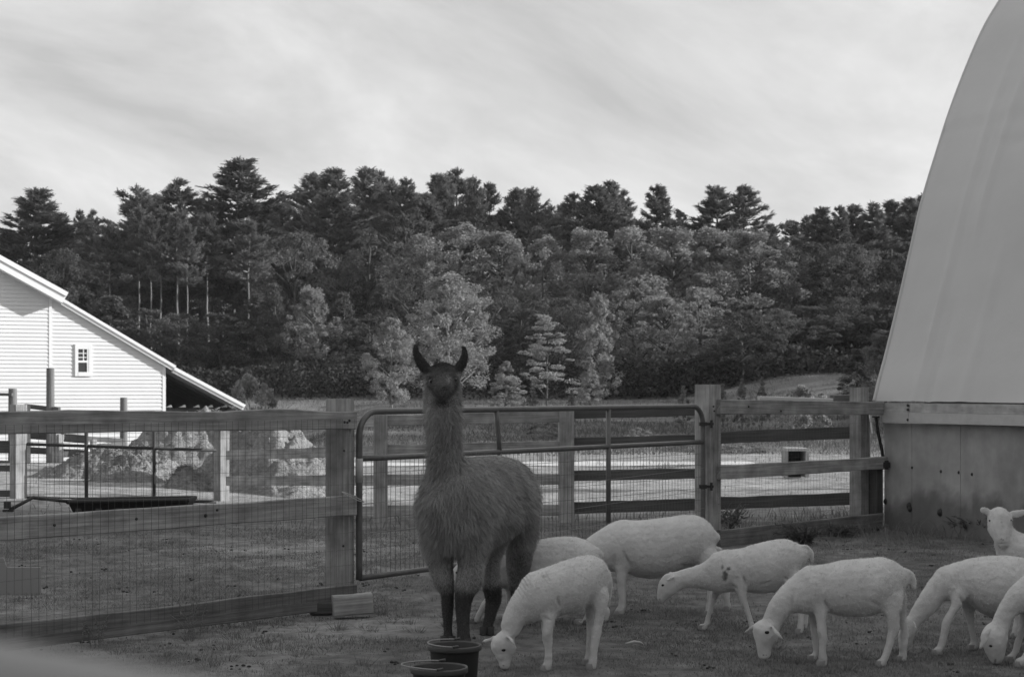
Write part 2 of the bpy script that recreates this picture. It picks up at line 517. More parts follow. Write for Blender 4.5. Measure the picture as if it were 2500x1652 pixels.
# outward normals of the profile
dp = np.gradient(prof_f, axis=0); nn = np.stack([-dp[:, 1], dp[:, 0]], 1); nn /= np.linalg.norm(nn, axis=1)[:, None]
V = []
arc = np.concatenate([[0], np.cumsum(np.linalg.norm(np.diff(prof_f, axis=0), axis=1))])
for a in al:
    w = np.zeros(len(prof_f))
    for (a0, amp, sg, lean, ph) in ((0.62, 0.034, 0.035, 0.035, 0.0), (0.80, -0.030, 0.045, 0.045, 1.0), (0.95, 0.028, 0.04, 0.03, 2.2), (1.28, 0.020, 0.06, 0.05, 0.5), (1.75, -0.02, 0.07, 0.04, 1.7), (0.12, 0.006, 0.05, 0.0, 0.0)):
        c = a0 + lean * arc * 0.4 + 0.03 * np.sin(arc * 0.9 + ph)
        w += .7 * amp * np.exp(-((a - c) / sg) ** 2) * np.clip(0.35 + 0.9 * np.sin(arc * 0.85 + ph * 2.3) + 0.4 * np.sin(arc * 2.3 + ph), 0, 1.2)
    w += 0.012 * np.sin(a * 2.1 + arc * 0.5)
    for (ya, a_lo, a_hi) in ((3.05, 0.0, 9), (2.75, 0.9, 9), (5.0, 0.1, 0.75), (6.35, 0.0, 0.6)):   # welded seams
        w += (0.005 * ss(ya - 0.03, ya, arc) * (1 - ss(ya, ya + 0.35, arc)) - 0.006 * np.exp(-((arc - ya + .05) / 0.03) ** 2)) * (1.0 if a_lo <= a <= a_hi else 0.0)
    q = prof_f + nn * w[:, None]
    V.append(HP0[None] + B_ * a + E_ * q[:, 0:1] + np.array([0, 0, 1.0]) * q[:, 1:2])
V = np.concatenate(V); npf = len(prof_f)
ii = np.arange(len(al) * npf).reshape(len(al), npf)
F = np.stack([ii[:-1, :-1].ravel(), ii[1:, :-1].ravel(), ii[1:, 1:].ravel(), ii[:-1, 1:].ravel()], 1)
obj('fabric_cover', V, F, M['fabric'], hb, True)
# hem tube along the end arch, sleeve seam next to it
obj('hem', *tube([HP0 + E_ * s + np.array([0, 0, z]) + B_ * 0.012 for s, z in prof_f], 0.022, 8), M['fabric'], hb, True)
# end wall cloth, set back a little
ew = [HP0 + B_ * 0.35 + E_ * s + np.array([0, 0, z - 0.05]) for s, z in prof_f if 0.36 < s < 2 * sr - .36]
ew += [HP0 + B_ * 0.35 + E_ * (2 * sr - .36) + np.array([0, 0, -0.3]), HP0 + B_ * 0.35 + E_ * .36 + np.array([0, 0, -0.3])]
obj('end_wall', ew, [tuple(range(len(ew)))], M['fabric'], hb)
UZ = np.array([0, 0, 1.0])
zt, zm, zb_ = CAMH - 33 / FPX * 17.5, CAMH - 55 / FPX * 17.5, CAMH - 79.5 / FPX * 17.5
def side_box(name, a0, a1, z0_, z1_, off0, off1, m):
    b = MB(); c = HP0 + B_ * (a0 + a1) / 2 + UZ * (z0_ + z1_) / 2 + E_ * (off0 + off1) / 2
    b.box(c, B_ * (a1 - a0) / 2, E_ * (off1 - off0) / 2, UZ * (z1_ - z0_) / 2)
    return b.build(name, m, hb)
for k, (a0, a1) in enumerate(((0.03, 0.602), (0.608, 4.0), (4.006, 26))):
    side_box('base_board', a0, a1, zm + 0.002, zt, -0.055, 0.0, M['band_up'])
    side_box('base_board', a0, a1, zb_, zm, -0.068, -0.01, M['band'])
for a in (0.60,):                                       # bolts at the board joint
    for z in (zm + 0.03, zm - 0.07, zt - 0.02):
        obj('bolt', *sphere(HP0 + B_ * a + E_ * -0.068 + UZ * z, 0.014, 8, 6), M['iron'], hb, True)
seams = [0.13, 0.545, 0.96, 1.24, 1.42, 2.6, 3.8, 7, 12, 18, 25.9]
for k in range(len(seams) - 1):                         # cast panels with open joints
    a0, a1 = seams[k] + 0.0015, seams[k + 1] - 0.0015
    xs = np.linspace(a0, a1, max(6, int((a1 - a0) / 0.035)) if a0 < 3.7 else 6); zs = np.linspace(-0.35, zb_ - 0.03 + 0.02, 44)
    b = MB(); V = []
    AA, ZZ = np.meshgrid(xs, zs)
    n = n2(AA.ravel(), ZZ.ravel(), 3.0, 3, 2.0)
    off = 0.03 + 0.006 * n + 0.002 * (k % 2)
    Vf = HP0[None] + B_ * AA.ravel()[:, None] + E_ * off[:, None] + UZ * ZZ.ravel()[:, None]
    q = np.arange(len(xs) * len(zs)).reshape(len(zs), len(xs))
    Ff = [tuple(x) for x in np.stack([q[:-1, :-1].ravel(), q[:-1, 1:].ravel(), q[1:, 1:].ravel(), q[1:, :-1].ravel()], 1)]
    nv = len(Vf); back = [HP0 + B_ * a + E_ * 0.3 + UZ * z for (a, z) in ((a0, zs[0]), (a1, zs[0]), (a1, zs[-1]), (a0, zs[-1]))]
    Vp = np.concatenate([Vf, back])
    Ff += [tuple(list(q[:, 0]) + [nv + 3, nv]), tuple(list(q[::-1, -1]) + [nv + 1, nv + 2]), tuple(list(q[-1, :]) + [nv + 2, nv + 3])]
    o = obj('concrete_panel', Vp, Ff, M['concrete'], hb)
    az = np.concatenate([AA.ravel(), np.full(4, a0)]); zz_ = np.concatenate([ZZ.ravel(), zs[[0, 0, -1, -1]]])
    edge = 0.42 + 0.10 * n2(az, zz_ * 0, 2.2, 3, 4.0) + 0.16 * ss(0.3, 0.75, az) - 0.06 * ss(1.0, 1.4, az)
    moss = np.clip((edge - zz_) / 0.16 + 1.1 * n2(az, zz_, 9, 4, 1.0), 0, 1)
    streak = 0.85 * ss(-0.1, 0.45, n2(az, zz_ * 0.10, 2.6, 3, 8.0)) * ss(0.30, 0.5, az)
    fattr(o, 'moss', np.clip(np.maximum(moss, streak), 0, 1))
side_box('concrete_core', 0.14, 25.8, -0.35, zb_ - 0.04, 0.05, 0.28, M['concrete'])
for (a, z, r) in ((0.155, 0.36, 0.028), (0.515, 0.335, 0.034), (0.525, 0.31, 0.03), (0.965, 0.30, 0.036), (0.55, 0.72, 0.012), (0.97, 0.70, 0.014), (1.22, 0.70, 0.014), (0.16, 0.085, 0.034), (1.40, 0.69, 0.014)):
    obj('form_tie', *sphere(HP0 + B_ * a + E_ * 0.03 + UZ * z, (r, r * 0.7, r * 1.15), 8, 6), M['iron'], hb, True)
# loose flap of cover at the corner, strap and latch
b = MB(); c0 = HP0 + B_ * -0.005 + E_ * -0.03
b.box(c0 + UZ * 1.15 + B_ * 0.012, B_ * 0.014 + UZ * -0.003, E_ * 0.012, UZ * 0.10 - B_ * 0.022)
b.build('cover_flap', M['white'], hb)
strap = tube([HP0 + B_ * 0.135 + E_ * -0.085 + UZ * (zb_ + 0.05), HP0 + B_ * 0.14 + E_ * -0.06 + UZ * 1.06, HP0 + B_ * 0.165 + E_ * -0.03 + UZ * 0.88, HP0 + B_ * 0.178 + E_ * -0.02 + UZ * 0.77], 0.017, 8)
obj('strap', *strap, M['black'], hb, True)
b = MB(); b.box(HP0 + B_ * 0.135 + E_ * -0.085 + UZ * (zb_ + 0.055), B_ * 0.045, E_ * 0.012, UZ * 0.008); b.build('strap_bracket', M['iron'], hb)
b = MB(); b.box(HP0 + B_ * 0.19 + E_ * -0.03 + UZ * 0.735, B_ * 0.05, E_ * 0.045, UZ * 0.028); b.box(HP0 + B_ * 0.22 + E_ * -0.05 + UZ * 0.735, B_ * 0.012, E_ * 0.05, UZ * 0.045)
b.build('latch', M['iron'], hb)

# ------------------------------------------------------------------ white clapboard barn (left, far)
th = math.radians(26)
U_ = np.array([math.cos(th), math.sin(th), 0]); N_ = np.array([math.sin(th), -math.cos(th), 0])
WB = np.array([(401 - 1250) / FPX * 60.0, 60.0, 0.0])
def wa(px):
    r = (px - 1250) / FPX
    return (WB[1] * r - WB[0]) / (U_[0] - U_[1] * r)
def wz(px, py):
    return CAMH - (py - HORY) / FPX * (WB[1] + U_[1] * wa(px))
def wp(a, n_, z): return WB + U_ * a + N_ * n_ + UZ * z
wb = thing('white_barn', 'white clapboard barn with stepped lean-to roofs and one small window', 'barn', (WB[0], WB[1], -1.5))
a_c, a_e = wa(123), 0.0
# rake undersides as straight lines z(a)
u1 = ((wa(0), wz(0, 662)), (wa(145), wz(145, 741))); l1 = ((wa(145), wz(145, 742)), (wa(420), wz(420, 905))); t1_ = ((wa(425), wz(425, 912)), (wa(590), wz(590, 1000)))
def lz(l, a): return l[0][1] + (a - l[0][0]) * (l[1][1] - l[0][1]) / (l[1][0] - l[0][0])
apex_a = wa(0) - 3.2
ZB = -1.6
CL = 0.132
def clapboards(a0, a1, topz, nface):
    z = ZB; k = 0
    while z < max(topz(a0), topz(a1)) - 0.02:
        z2 = z + CL
        lo, hi = a0, a1
        # clip the right-hand end to the sloping rake
        def right(zz):
            if topz(a1) >= zz: return a1
            aa, bb = a0, a1
            for _ in range(40):
                mid = (aa + bb) / 2
                if topz(mid) > zz: aa = mid
                else: bb = mid
            return aa
        r0, r1 = right(z), right(z2)
        if r0 - a0 > 0.03:
            V = [wp(a0, nface + 0.030, z), wp(r0, nface + 0.030, z), wp(r1, nface + 0.004, z2), wp(a0, nface + 0.004, z2), wp(a0, nface - 0.02, z), wp(r0, nface - 0.02, z)]
            obj('clapboard', V, [(0, 1, 2, 3), (0, 4, 5, 1)], M['siding'], wb)
        z = z2
clapboards(apex_a, a_c - 0.06, lambda a: lz(u1, a) + 0.1, 0.0)
clapboards(a_c + 0.06, a_e - 0.05, lambda a: lz(l1, a) + 0.08, 0.0)
b = MB()   # sheathing behind the boards
b.add([wp(apex_a, -0.03, ZB), wp(a_e, -0.03, ZB), wp(a_e, -0.03, lz(l1, a_e) + 0.1), wp(a_c, -0.03, lz(l1, a_c) + .1), wp(a_c, -0.03, lz(u1, a_c)+.1), wp(apex_a, -0.03, lz(u1, apex_a))], [(0, 1, 2, 3, 4, 5)])
b.add([wp(a_e, -0.03, ZB), wp(a_e, -9, ZB), wp(a_e, -9, lz(l1, a_e) + .1), wp(a_e, -0.03, lz(l1, a_e) + .1)], [(0, 1, 2, 3)])
b.build('wall', M['siding'], wb)
for a in (a_c, a_e - 0.01):
    top = lz(l1, a) + 0.05 if a != a_c else lz(u1, a)
    b = MB(); b.box(wp(a, 0.0, (ZB + top) / 2), U_ * 0.055, N_ * 0.034, UZ * (top - ZB) / 2); b.build('corner_board', M['fascia'], wb)
def rake(l, a0, a1, hgt, out, split, name='rake_board'):
    """sloped fascia of height hgt whose underside follows line l, standing out by `out`"""
    d = U_ * (a1 - a0) + UZ * (lz(l, a1) - lz(l, a0)); L = np.linalg.norm(d); d = d / L; up = np.cross(N_, d) * -1
    if up[2] < 0: up = -up
    c = (wp(a0, 0, lz(l, a0)) + wp(a1, 0, lz(l, a1))) / 2
    b = MB(); b.box(c + up * hgt * split / 2 + N_ * (out - 0.02), d * L / 2, N_ * 0.02, up * hgt * split / 2); b.build(name, M['fascia'], wb)
    b = MB(); b.box(c + up * (hgt * split + hgt * (1 - split) / 2 + 0.004) + N_ * (out + 0.012), d * L / 2, N_ * 0.03, up * hgt * (1 - split) / 2); b.build('drip_edge', M['fascia'], wb)
    b = MB(); b.box(c + up * (0.02) + N_ * (out / 2 - 0.03), d * L / 2, N_ * (out / 2 - 0.012), up * 0.015); b.build('soffit', M['fascia'], wb)
    b = MB(); b.box(c + up * (hgt - 0.03) - N_ * 4.7, d * (L / 2), N_ * (4.7 + out - 0.03), up * 0.03); b.build('roof', M['roof'], wb)
rake(u1, apex_a, u1[1][0], 0.40, 0.55, 0.62)
rake(l1, l1[0][0] + 0.02, l1[1][0], 0.20, 0.16, 0.5)
rake(t1_, t1_[0][0] - 0.1, t1_[1][0], 0.20, 0.16, 0.45)
# left half of the roof beyond the frame, so the gable closes
b = MB(); b.add([wp(apex_a, 0.5, lz(u1, apex_a)), wp(apex_a, -9, lz(u1, apex_a)), wp(apex_a - 8, -9, lz(u1, apex_a) - 4.5), wp(apex_a - 8, 0.5, lz(u1, apex_a) - 4.5)], [(0, 1, 2, 3)]); b.build('roof', M['roof'], wb)
b = MB(); b.add([wp(apex_a, -0.02, ZB), wp(apex_a - 8, -0.02, ZB), wp(apex_a - 8, -0.02, lz(u1, apex_a) - 4.5), wp(apex_a, -0.02, lz(u1, apex_a))], [(0, 1, 2, 3)]); b.build('wall', M['siding'], wb)
# open lean-to: back wall and rafters coloured dark for shade, lit rafter tails
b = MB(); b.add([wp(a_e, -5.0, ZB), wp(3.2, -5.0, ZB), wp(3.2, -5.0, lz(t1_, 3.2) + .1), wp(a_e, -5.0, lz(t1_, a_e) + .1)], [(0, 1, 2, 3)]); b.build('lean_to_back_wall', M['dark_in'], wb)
tail_px = (422, 456, 490, 523, 558)
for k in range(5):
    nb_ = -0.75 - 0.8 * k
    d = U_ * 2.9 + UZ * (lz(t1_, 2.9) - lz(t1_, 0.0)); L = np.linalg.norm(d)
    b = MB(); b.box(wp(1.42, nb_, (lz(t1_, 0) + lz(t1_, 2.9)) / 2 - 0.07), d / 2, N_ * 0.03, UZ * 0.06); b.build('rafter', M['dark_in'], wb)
for px in tail_px:
    a = wa(px) ; z = wz(px, 992)
    b = MB(); b.add([wp(a - 0.10, -0.6, z - 0.03), wp(a + 0.14, -0.6, z - 0.03), wp(a + 0.10, -0.6, z + 0.055), wp(a + 0.0, -0.6, z + 0.0), wp(a - 0.10, -0.75, z - 0.03), wp(a + 0.14, -0.75, z - 0.03), wp(a + 0.10, -0.75, z + 0.055), wp(a, -0.75, z)],
                    [(0, 1, 2, 3), (7, 6, 5, 4), (0, 4, 5, 1), (1, 5, 6, 2), (2, 6, 7, 3), (3, 7, 4, 0)]); b.build('rafter_tail', M['white'], wb)
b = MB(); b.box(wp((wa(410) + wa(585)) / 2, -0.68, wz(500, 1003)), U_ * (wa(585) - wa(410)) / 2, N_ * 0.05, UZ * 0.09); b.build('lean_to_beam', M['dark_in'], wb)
b = MB(); b.add([wp(a_e + .02, -0.8, ZB), wp(2.9, -0.8, ZB), wp(2.9, -0.8, wz(560, 1003)), wp(a_e + .02, -0.8, wz(430, 1003))], [(0, 1, 2, 3)]); b.build('lean_to_wall', M['siding'], wb)
# window: casing, sashes, panes, muntins, sill
w0, w1, zt_, zs_ = wa(182.5), wa(223.5), wz(203, 840), wz(203, 918)
win = bpy.data.objects.new('window', None)
b = MB(); cs = 0.105
b.box(wp(w0 + cs / 2, 0.02, (zt_ + zs_) / 2), U_ * cs / 2, N_ * 0.045, UZ * (zt_ - zs_) / 2)
b.box(wp(w1 - cs / 2, 0.02, (zt_ + zs_) / 2), U_ * cs / 2, N_ * 0.045, UZ * (zt_ - zs_) / 2)
b.box(wp((w0 + w1) / 2, 0.02, zt_ - 0.085), U_ * ((w1 - w0) / 2 - cs), N_ * 0.044, UZ * 0.085)
b.box(wp((w0 + w1) / 2, 0.022, zs_ + 0.07), U_ * ((w1 - w0) / 2 - cs), N_ * 0.05, UZ * 0.07)
win = b.build('window', M['fascia'], wb)
i0, i1, j0, j1 = w0 + cs, w1 - cs, zs_ + 0.14, zt_ - 0.17
jm = j0 + (j1 - j0) * 0.46
b = MB(); b.add([wp(i0, 0.03, j0), wp(i1, 0.03, j0), wp(i1, 0.03, j1), wp(i0, 0.03, j1)], [(0, 1, 2, 3)]); b.build('pane', M['glass'], win)
b = MB(); b.box(wp((i0 + i1) / 2, 0.035, jm), U_ * (i1 - i0) / 2, N_ * 0.022, UZ * 0.035); b.box(wp(i1 - 0.03, 0.036, (j0 + j1) / 2), U_ * 0.03, N_ * 0.02, UZ * (j1 - j0) / 2); b.build('sash', M['fascia'], win)
b = MB(); b.box(wp((i0 + i1) / 2, 0.034, (jm + j1) / 2), U_ * 0.014, N_ * 0.014, UZ * (j1 - jm) / 2)
for q in (1 / 3., 2 / 3.): b.box(wp((i0 + i1) / 2, 0.033, jm + (j1 - jm) * q), U_ * (i1 - i0) / 2, N_ * 0.013, UZ * 0.013)
b.build('muntin', M['fascia'], win)

# ------------------------------------------------------------------ paddock fence, left of the gate
def mesh_panel(name, a0, b0, zlo0, zhi0, zlo1, zhi1, parent, sx=0.051, sz=0.102, r=0.0011, off=(0, 0), wav=0.004, m='wire'):
    """welded wire between two plan points: stays closer than line wires"""
    a0, b0 = np.asarray(a0, float), np.asarray(b0, float)
    L = np.linalg.norm(b0 - a0); n = int(L / sx); b = MB()
    rr = np.random.default_rng(int(L * 1000))
    o2 = np.array([off[0], off[1]])
    for i in range(n + 1):
        t = i / n; p = a0 + (b0 - a0) * t + o2
        lo, hi = zlo0 + (zlo1 - zlo0) * t, zhi0 + (zhi1 - zhi0) * t
        j = rr.normal(0, wav, 3)
        d_ = (b0 - a0) / L
        b.tube([np.array([*(p + d_ * j[k]), lo + (hi - lo) * k / 2]) for k in range(3)], r, 3, False)
    m_ = int((zhi0 - zlo0) / sz)
    for k in range(m_ + 1):
        t = k / m_
        pts = []
        for q in np.linspace(0, 1, 8):
            p = a0 + (b0 - a0) * q + o2
            lo, hi = zlo0 + (zlo1 - zlo0) * q, zhi0 + (zhi1 - zhi0) * q
            pts.append(np.array([*p, lo + (hi - lo) * t + rr.normal(0, wav * 0.8)]))
        b.tube(pts, r, 3, False)
    o = b.build(name, M[m], parent)
    o['kind'] = 'stuff'
    return o
LP = np.array([(830 - 1250) / FPX * 11.6, 11.6]); LL = np.array([(0 - 1250) / FPX * 9.7, 9.7])
ld = (LP - LL) / np.linalg.norm(LP - LL); ln = np.array([ld[1], -ld[0]])      # ln: camera side
LF = LL - ld * 2.2
nf_ = thing('board_fence', 'weathered three board fence with wire mesh at left beside the gate', 'fence', (LP[0], LP[1], 0))
def rail_pts(py_t, py_b, py_t0, py_b0, ex=0.04):
    """centre line of a rail from the photo's top and bottom edges at the gate post and at the left edge"""
    zr = CAMH - (np.array([py_t, py_b]) - HORY) / FPX * 11.6; zl = CAMH - (np.array([py_t0, py_b0]) - HORY) / FPX * 9.72
    h = (zr[0] - zr[1] + zl[0] - zl[1]) / 2
    cr_, cl_ = zr.mean(), zl.mean()
    sl = (cr_ - cl_) / np.linalg.norm(LP - LL)
    p0 = np.array([*(LF + ln * 0.105), cl_ - sl * 2.2]); p1 = np.array([*(LP + ld * ex + ln * 0.105), cr_ + sl * ex])
    return p0, p1, h
for k, (a, b_, c, d, w) in enumerate(((1001, 1046, 1003, 1058, 0.011), (1208, 1256, 1259, 1313, 0.006), (1421, 1482, 1518, 1575, 0.006))):
    p0, p1, h = rail_pts(a, b_, c, d)
    board('rail', p0, p1, h, 0.045, M['wood_mid' if k == 2 else 'wood'], nf_, wob=w, seed=k + 3, seg=26, top_only=True)
post_z = CAMH - (973 - HORY) / FPX * 11.6
pf = np.array([-0.30, -0.954])
board('post', (LP[0], LP[1], -0.3), (LP[0], LP[1], post_z), 0.158, 0.162, M['wood'], nf_, wob=0.001, face=(-0.12, -0.99), seed=9)
board('post', (*(LF + ld * 0.1), -0.3), (*(LF + ld * 0.1), post_z), 0.155, 0.155, M['wood'], nf_, wob=0.001, face=ln, seed=10)
mesh_panel('wire_mesh', LF + ln * 0.078, LP + ln * 0.084, 0.10, 1.30, 0.10, 1.30, nf_, r=0.0013, off=ln * 0.056)
for (px, py) in ((848, 1031), (853, 1026), (841, 1030), (840, 1100), (838, 1332), (530, 1244), (502, 1258), (333, 1266), (133, 1281)):
    t = 9.72 if px < 100 else None
    r_ = np.array([(px - 1250) / FPX, 1.0]); P_ = LP + ln * 0.128
    tt = (P_ @ ln) / (r_ @ ln); p = np.array([r_[0] * tt, tt, CAMH - (py - HORY) / FPX * tt])
    obj('nail_head', *sphere(p, 0.009 if px != 502 else 0.012, 8, 6), M['iron'], nf_, True)
# round knot plate on the middle rail
tw = thing('baling_twine', 'pale twine tied from the left gate post round the gate end', 'twine', pxpt(850, 1200, 11.5))
tp = [pxpt(835, 1200, 11.43), pxpt(850, 1205, 11.40), pxpt(868, 1213, 11.46), pxpt(884, 1221, 11.62), pxpt(888, 1225, 11.66)]
obj('strand', *tube(resample(np.array(tp), 4), 0.0035, 6), M['twine'], tw, True)
obj('strand', *tube(resample(np.array(tp) + np.array([0, 0, -0.012]) * np.array([[0], [1.0], [1.3], [.8], [0]]), 4), 0.0035, 6), M['twine'], tw, True)

# ------------------------------------------------------------------ tubular gate
G0 = np.array([(877 - 1250) / FPX * 11.62, 11.62]); G1 = np.array([(1716 - 1250) / FPX * 15.3, 15.3])
gdv = (G1 - G0); GL = np.linalg.norm(gdv); gdv = gdv / GL
def gp(t, z): return np.array([*(G0 + gdv * t), z])
gate = thing('farm_gate', 'dark tubular steel gate with welded mesh between the two posts', 'gate', (G0[0], G0[1], 0))
zt_g, zm_g, zb_g = 1.348, 1.028, 0.205
R_ = 0.17; pts = []
pts.append(gp(0, zb_g))
for q in np.linspace(zb_g + .1, zt_g - R_, 6): pts.append(gp(0, q))
for an in np.linspace(0, math.pi / 2, 9)[1:]: pts.append(gp(R_ - R_ * math.cos(an), zt_g - R_ + R_ * math.sin(an)))
for q in np.linspace(R_ + .2, GL - R_, 14): pts.append(gp(q, zt_g))
for an in np.linspace(0, math.pi / 2, 9)[1:]: pts.append(gp(GL - R_ + R_ * math.sin(an), zt_g - R_ + R_ * math.cos(an)))
for q in np.linspace(zt_g - R_ - .1, zb_g, 6): pts.append(gp(GL, q))
obj('frame_tube', *tube(pts, 0.0225, 14), M['gate'], gate, True)
obj('rail_tube', *tube([gp(q, zm_g) for q in np.linspace(0.01, GL - 0.01, 12)], 0.0205, 12), M['gate'], gate, True)
obj('rail_tube', *tube([gp(q, zb_g + 0.01) for q in np.linspace(0.01, GL - 0.01, 12)], 0.0205, 12), M['gate'], gate, True)
obj('upright', *tube([gp(GL * 0.335, zt_g - .01), gp(GL * 0.338, 1.24), gp(GL * 0.341, 1.13), gp(GL * 0.344, zm_g)], [0.021, 0.019, 0.019, 0.018], 10), M['gate'], gate, True)
obj('upright', *tube([gp(GL * 0.344, zm_g), gp(GL * 0.344, zb_g)], 0.019, 10), M['gate'], gate, True)
obj('upright', *tube([gp(GL * 0.667, zt_g - .01), gp(GL * 0.667, zb_g)], 0.0205, 10), M['gate'], gate, True)
mesh_panel('wire_mesh', G0 + gdv * 0.02, G1 - gdv * 0.02, zb_g, zm_g, zb_g, zm_g, gate, 0.051, 0.102, 0.0022, wav=0.002)
obj('sleeve', *tube([gp(0, 0.865), gp(0, 1.03)], 0.0255, 14), M['wood_pale'], gate, True)
for z in (1.19, 0.63):
    b = MB(); c = gp(GL, z); b.box(c + np.array([0.035, 0.0, 0]), (0.06, 0.0, 0), (0, 0.012, 0), (0, 0, 0.011)); b.box(c + np.array([0.075, -0.01, 0]), (0.010, 0, 0), (0, 0.02, 0), (0, 0, 0.035)); b.box(c, (0.034, 0, 0), (0, 0.032, 0), (0, 0, 0.016)); b.build('hinge', M['iron'], gate)
# faint single wires strung across
for (z0_, z1_) in ((0.52, 0.60), (0.36, 0.44), (0.72, 0.80)):
    obj('line_wire', *tube([gp(0.02, z0_) + np.array([0.02, -0.03, 0]), gp(GL / 2, (z0_ + z1_) / 2 - 0.02) + np.array([0.02, -0.03, 0]), gp(GL - .02, z1_) + np.array([0.02, -0.03, 0])], 0.0016, 4), M['plastic'], gate)

# ------------------------------------------------------------------ fence right of the gate
RP = np.array([(1728 - 1250) / FPX * 15.45, 15.45]); RQ = np.array([(2137 - 1250) / FPX * 17.32, 17.32])
rd = (RQ - RP) / np.linalg.norm(RQ - RP); rn = np.array([rd[1], -rd[0]]); RL = np.linalg.norm(RQ - RP)
rf = thing('board_fence', 'three board fence with wire mesh between the gate and the concrete wall', 'fence', (RP[0], RP[1], 0.08))
def rz(py, Y): return CAMH - (py - HORY) / FPX * Y
board('post', (RP[0], RP[1], -0.3), (RP[0], RP[1], rz(938, 15.45)), 0.17, 0.17, M['wood'], rf, face=rn, seed=21, wob=0.001)
RE = RQ - rd * 0.14 - rn * 0.10
board('post', (RE[0], RE[1], -0.3), (RE[0], RE[1], rz(945, 17.3)), 0.14, 0.14, M['wood'], rf, face=rn, seed=22, wob=0.001)
board('post', (RQ[0] + 0.0, RQ[1] + .02, -0.3), (RQ[0] + 0.0, RQ[1] + 0.02, rz(1146, 17.2)), 0.12, 0.12, M['wood_dark'], rf, face=rn, seed=23, wob=0.001)
for k, (yt0, yb0, yt1, yb1, ex) in enumerate(((975, 1010, 980, 1012, 0.02), (1137, 1170, 1115, 1145, 0.08), (1296, 1334, 1250, 1290, 0.0))):
    p0 = np.array([*(RP + rn * 0.11 + rd * (0.02)), (rz(yt0, 15.35) + rz(yb0, 15.35)) / 2]); p1 = np.array([*(RQ + rn * 0.07 + rd * ex), (rz(yt1, 17.25) + rz(yb1, 17.25)) / 2])
    h = (rz(yt0, 15.35) - rz(yb0, 15.35) + rz(yt1, 17.25) - rz(yb1, 17.25)) / 2
    board('rail', p0, p1, h, 0.045, M['wood_mid' if k == 2 else 'wood'], rf, wob=0.003, seed=30 + k, seg=14)
mesh_panel('wire_mesh', RP + rn * 0.06, RQ + rn * 0.02, 0.22, 1.27, 0.26, 1.24, rf, 0.051, 0.08, 0.0011, off=rn * 0.055)
for (px, py) in ((1742, 992), (1828, 992), (1907, 1003), (1744, 1003)):
    r_ = np.array([(px - 1250) / FPX, 1.0]); P_ = RP + rn * 0.134; tt = (P_ @ rn) / (r_ @ rn)
    obj('nail_head', *sphere(np.array([r_[0] * tt, tt, rz(py, tt)]), 0.009, 8, 6), M['iron'], rf, True)

# ------------------------------------------------------------------ yard fence running behind the gate
FY = 18.3
yf = thing('board_fence', 'four board fence standing behind the gate across the yard', 'fence', ((930 - 1250) / FPX * FY, FY, 0.08))
def fy(px): return FY + 2.7 * max(0.0, (929 - px) / 388.0)
def fx(px): return (px - 1250) / FPX * fy(px)
for k, (px, top, w) in enumerate(((541, 1046, 0.14), (929, 1012, 0.15), (1382, 998, 0.155), (1716, 1000, 0.15))):
    fdir = (0.707, -0.707) if k == 0 else (0.10, -0.99)
    board('post', (fx(px), fy(px), -0.3), (fx(px), fy(px), rz(top, fy(px))), w, w, M['wood'], yf, face=fdir, seed=40 + k, wob=0.001)
def rails(px0, px1, rows, off, m, seed):
    for k, (t0, b0, t1, b1) in enumerate(rows):
        p0 = np.array([fx(px0), fy(px0) + off, (rz(t0, fy(px0)) + rz(b0, fy(px0))) / 2]); p1 = np.array([fx(px1), fy(px1) + off, (rz(t1, fy(px1)) + rz(b1, fy(px1))) / 2])
        board('rail', p0, p1, rz((t0 + t1) / 2, FY) - rz((b0 + b1) / 2, FY), 0.04, m, yf, wob=0.004, seed=seed + k, seg=16)
rails(556, 925, ((1026, 1052, 1014, 1042), (1097, 1124, 1087, 1113), (1160, 1186, 1158, 1184), (1240, 1268, 1234, 1260)), -0.02, M['wood'], 50)
rails(933, 1378, ((1013, 1040, 1003, 1029), (1085, 1112, 1076, 1102), (1157, 1184, 1155, 1182), (1233, 1259, 1230, 1257)), -0.02, M['wood'], 60)
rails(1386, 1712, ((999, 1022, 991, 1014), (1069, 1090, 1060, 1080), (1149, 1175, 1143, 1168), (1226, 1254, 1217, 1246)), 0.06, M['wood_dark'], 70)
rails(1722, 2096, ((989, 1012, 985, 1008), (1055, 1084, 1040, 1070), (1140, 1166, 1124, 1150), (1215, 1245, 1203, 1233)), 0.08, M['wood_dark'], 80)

# ------------------------------------------------------------------ small mesh gate and post behind the left fence
SG0 = np.array([(45 - 1250) / FPX * 20.2, 20.2]); SG1 = np.array([(532 - 1250) / FPX * 20.3, 20.3])
mg = thing('mesh_gate', 'low wire mesh gate on thin dark bars behind the left fence', 'gate', (SG1[0], SG1[1], 0.1))
sgd = SG1 - SG0; SGL = np.linalg.norm(sgd); sgd = sgd / SGL
def sp(t, z): return np.array([*(SG0 + sgd * t), z])
zg0, zg1 = rz(1083, 20.2), rz(1099, 20.3)
def szt(t): return zg0 + (zg1 - zg0) * t / SGL
obj('top_bar', *tube([sp(0.02, szt(0)), sp(SGL - .02, szt(SGL))], 0.019, 8), M['iron'], mg, True)
obj('bottom_bar', *tube([sp(0.02, 0.22), sp(SGL - .02, 0.16)], 0.018, 8), M['iron'], mg, True)
for px in (211, 376):
    r_ = (px - 1250) / FPX; t = (SG0[0] - r_ * SG0[1]) / (r_ * sgd[1] - sgd[0])
    obj('upright', *tube([sp(t, szt(t) + 0.20), sp(t, 0.12)], 0.022, 8), M['iron'], mg, True)
mesh_panel('wire_mesh', SG0, SG1, 0.22, zg0, 0.16, zg1, mg, 0.06, 0.11, 0.0014)
cpst = thing('fence_post', 'square wooden corner post at the far left with three dark rails', 'post', (SG0[0], SG0[1], 0.2))
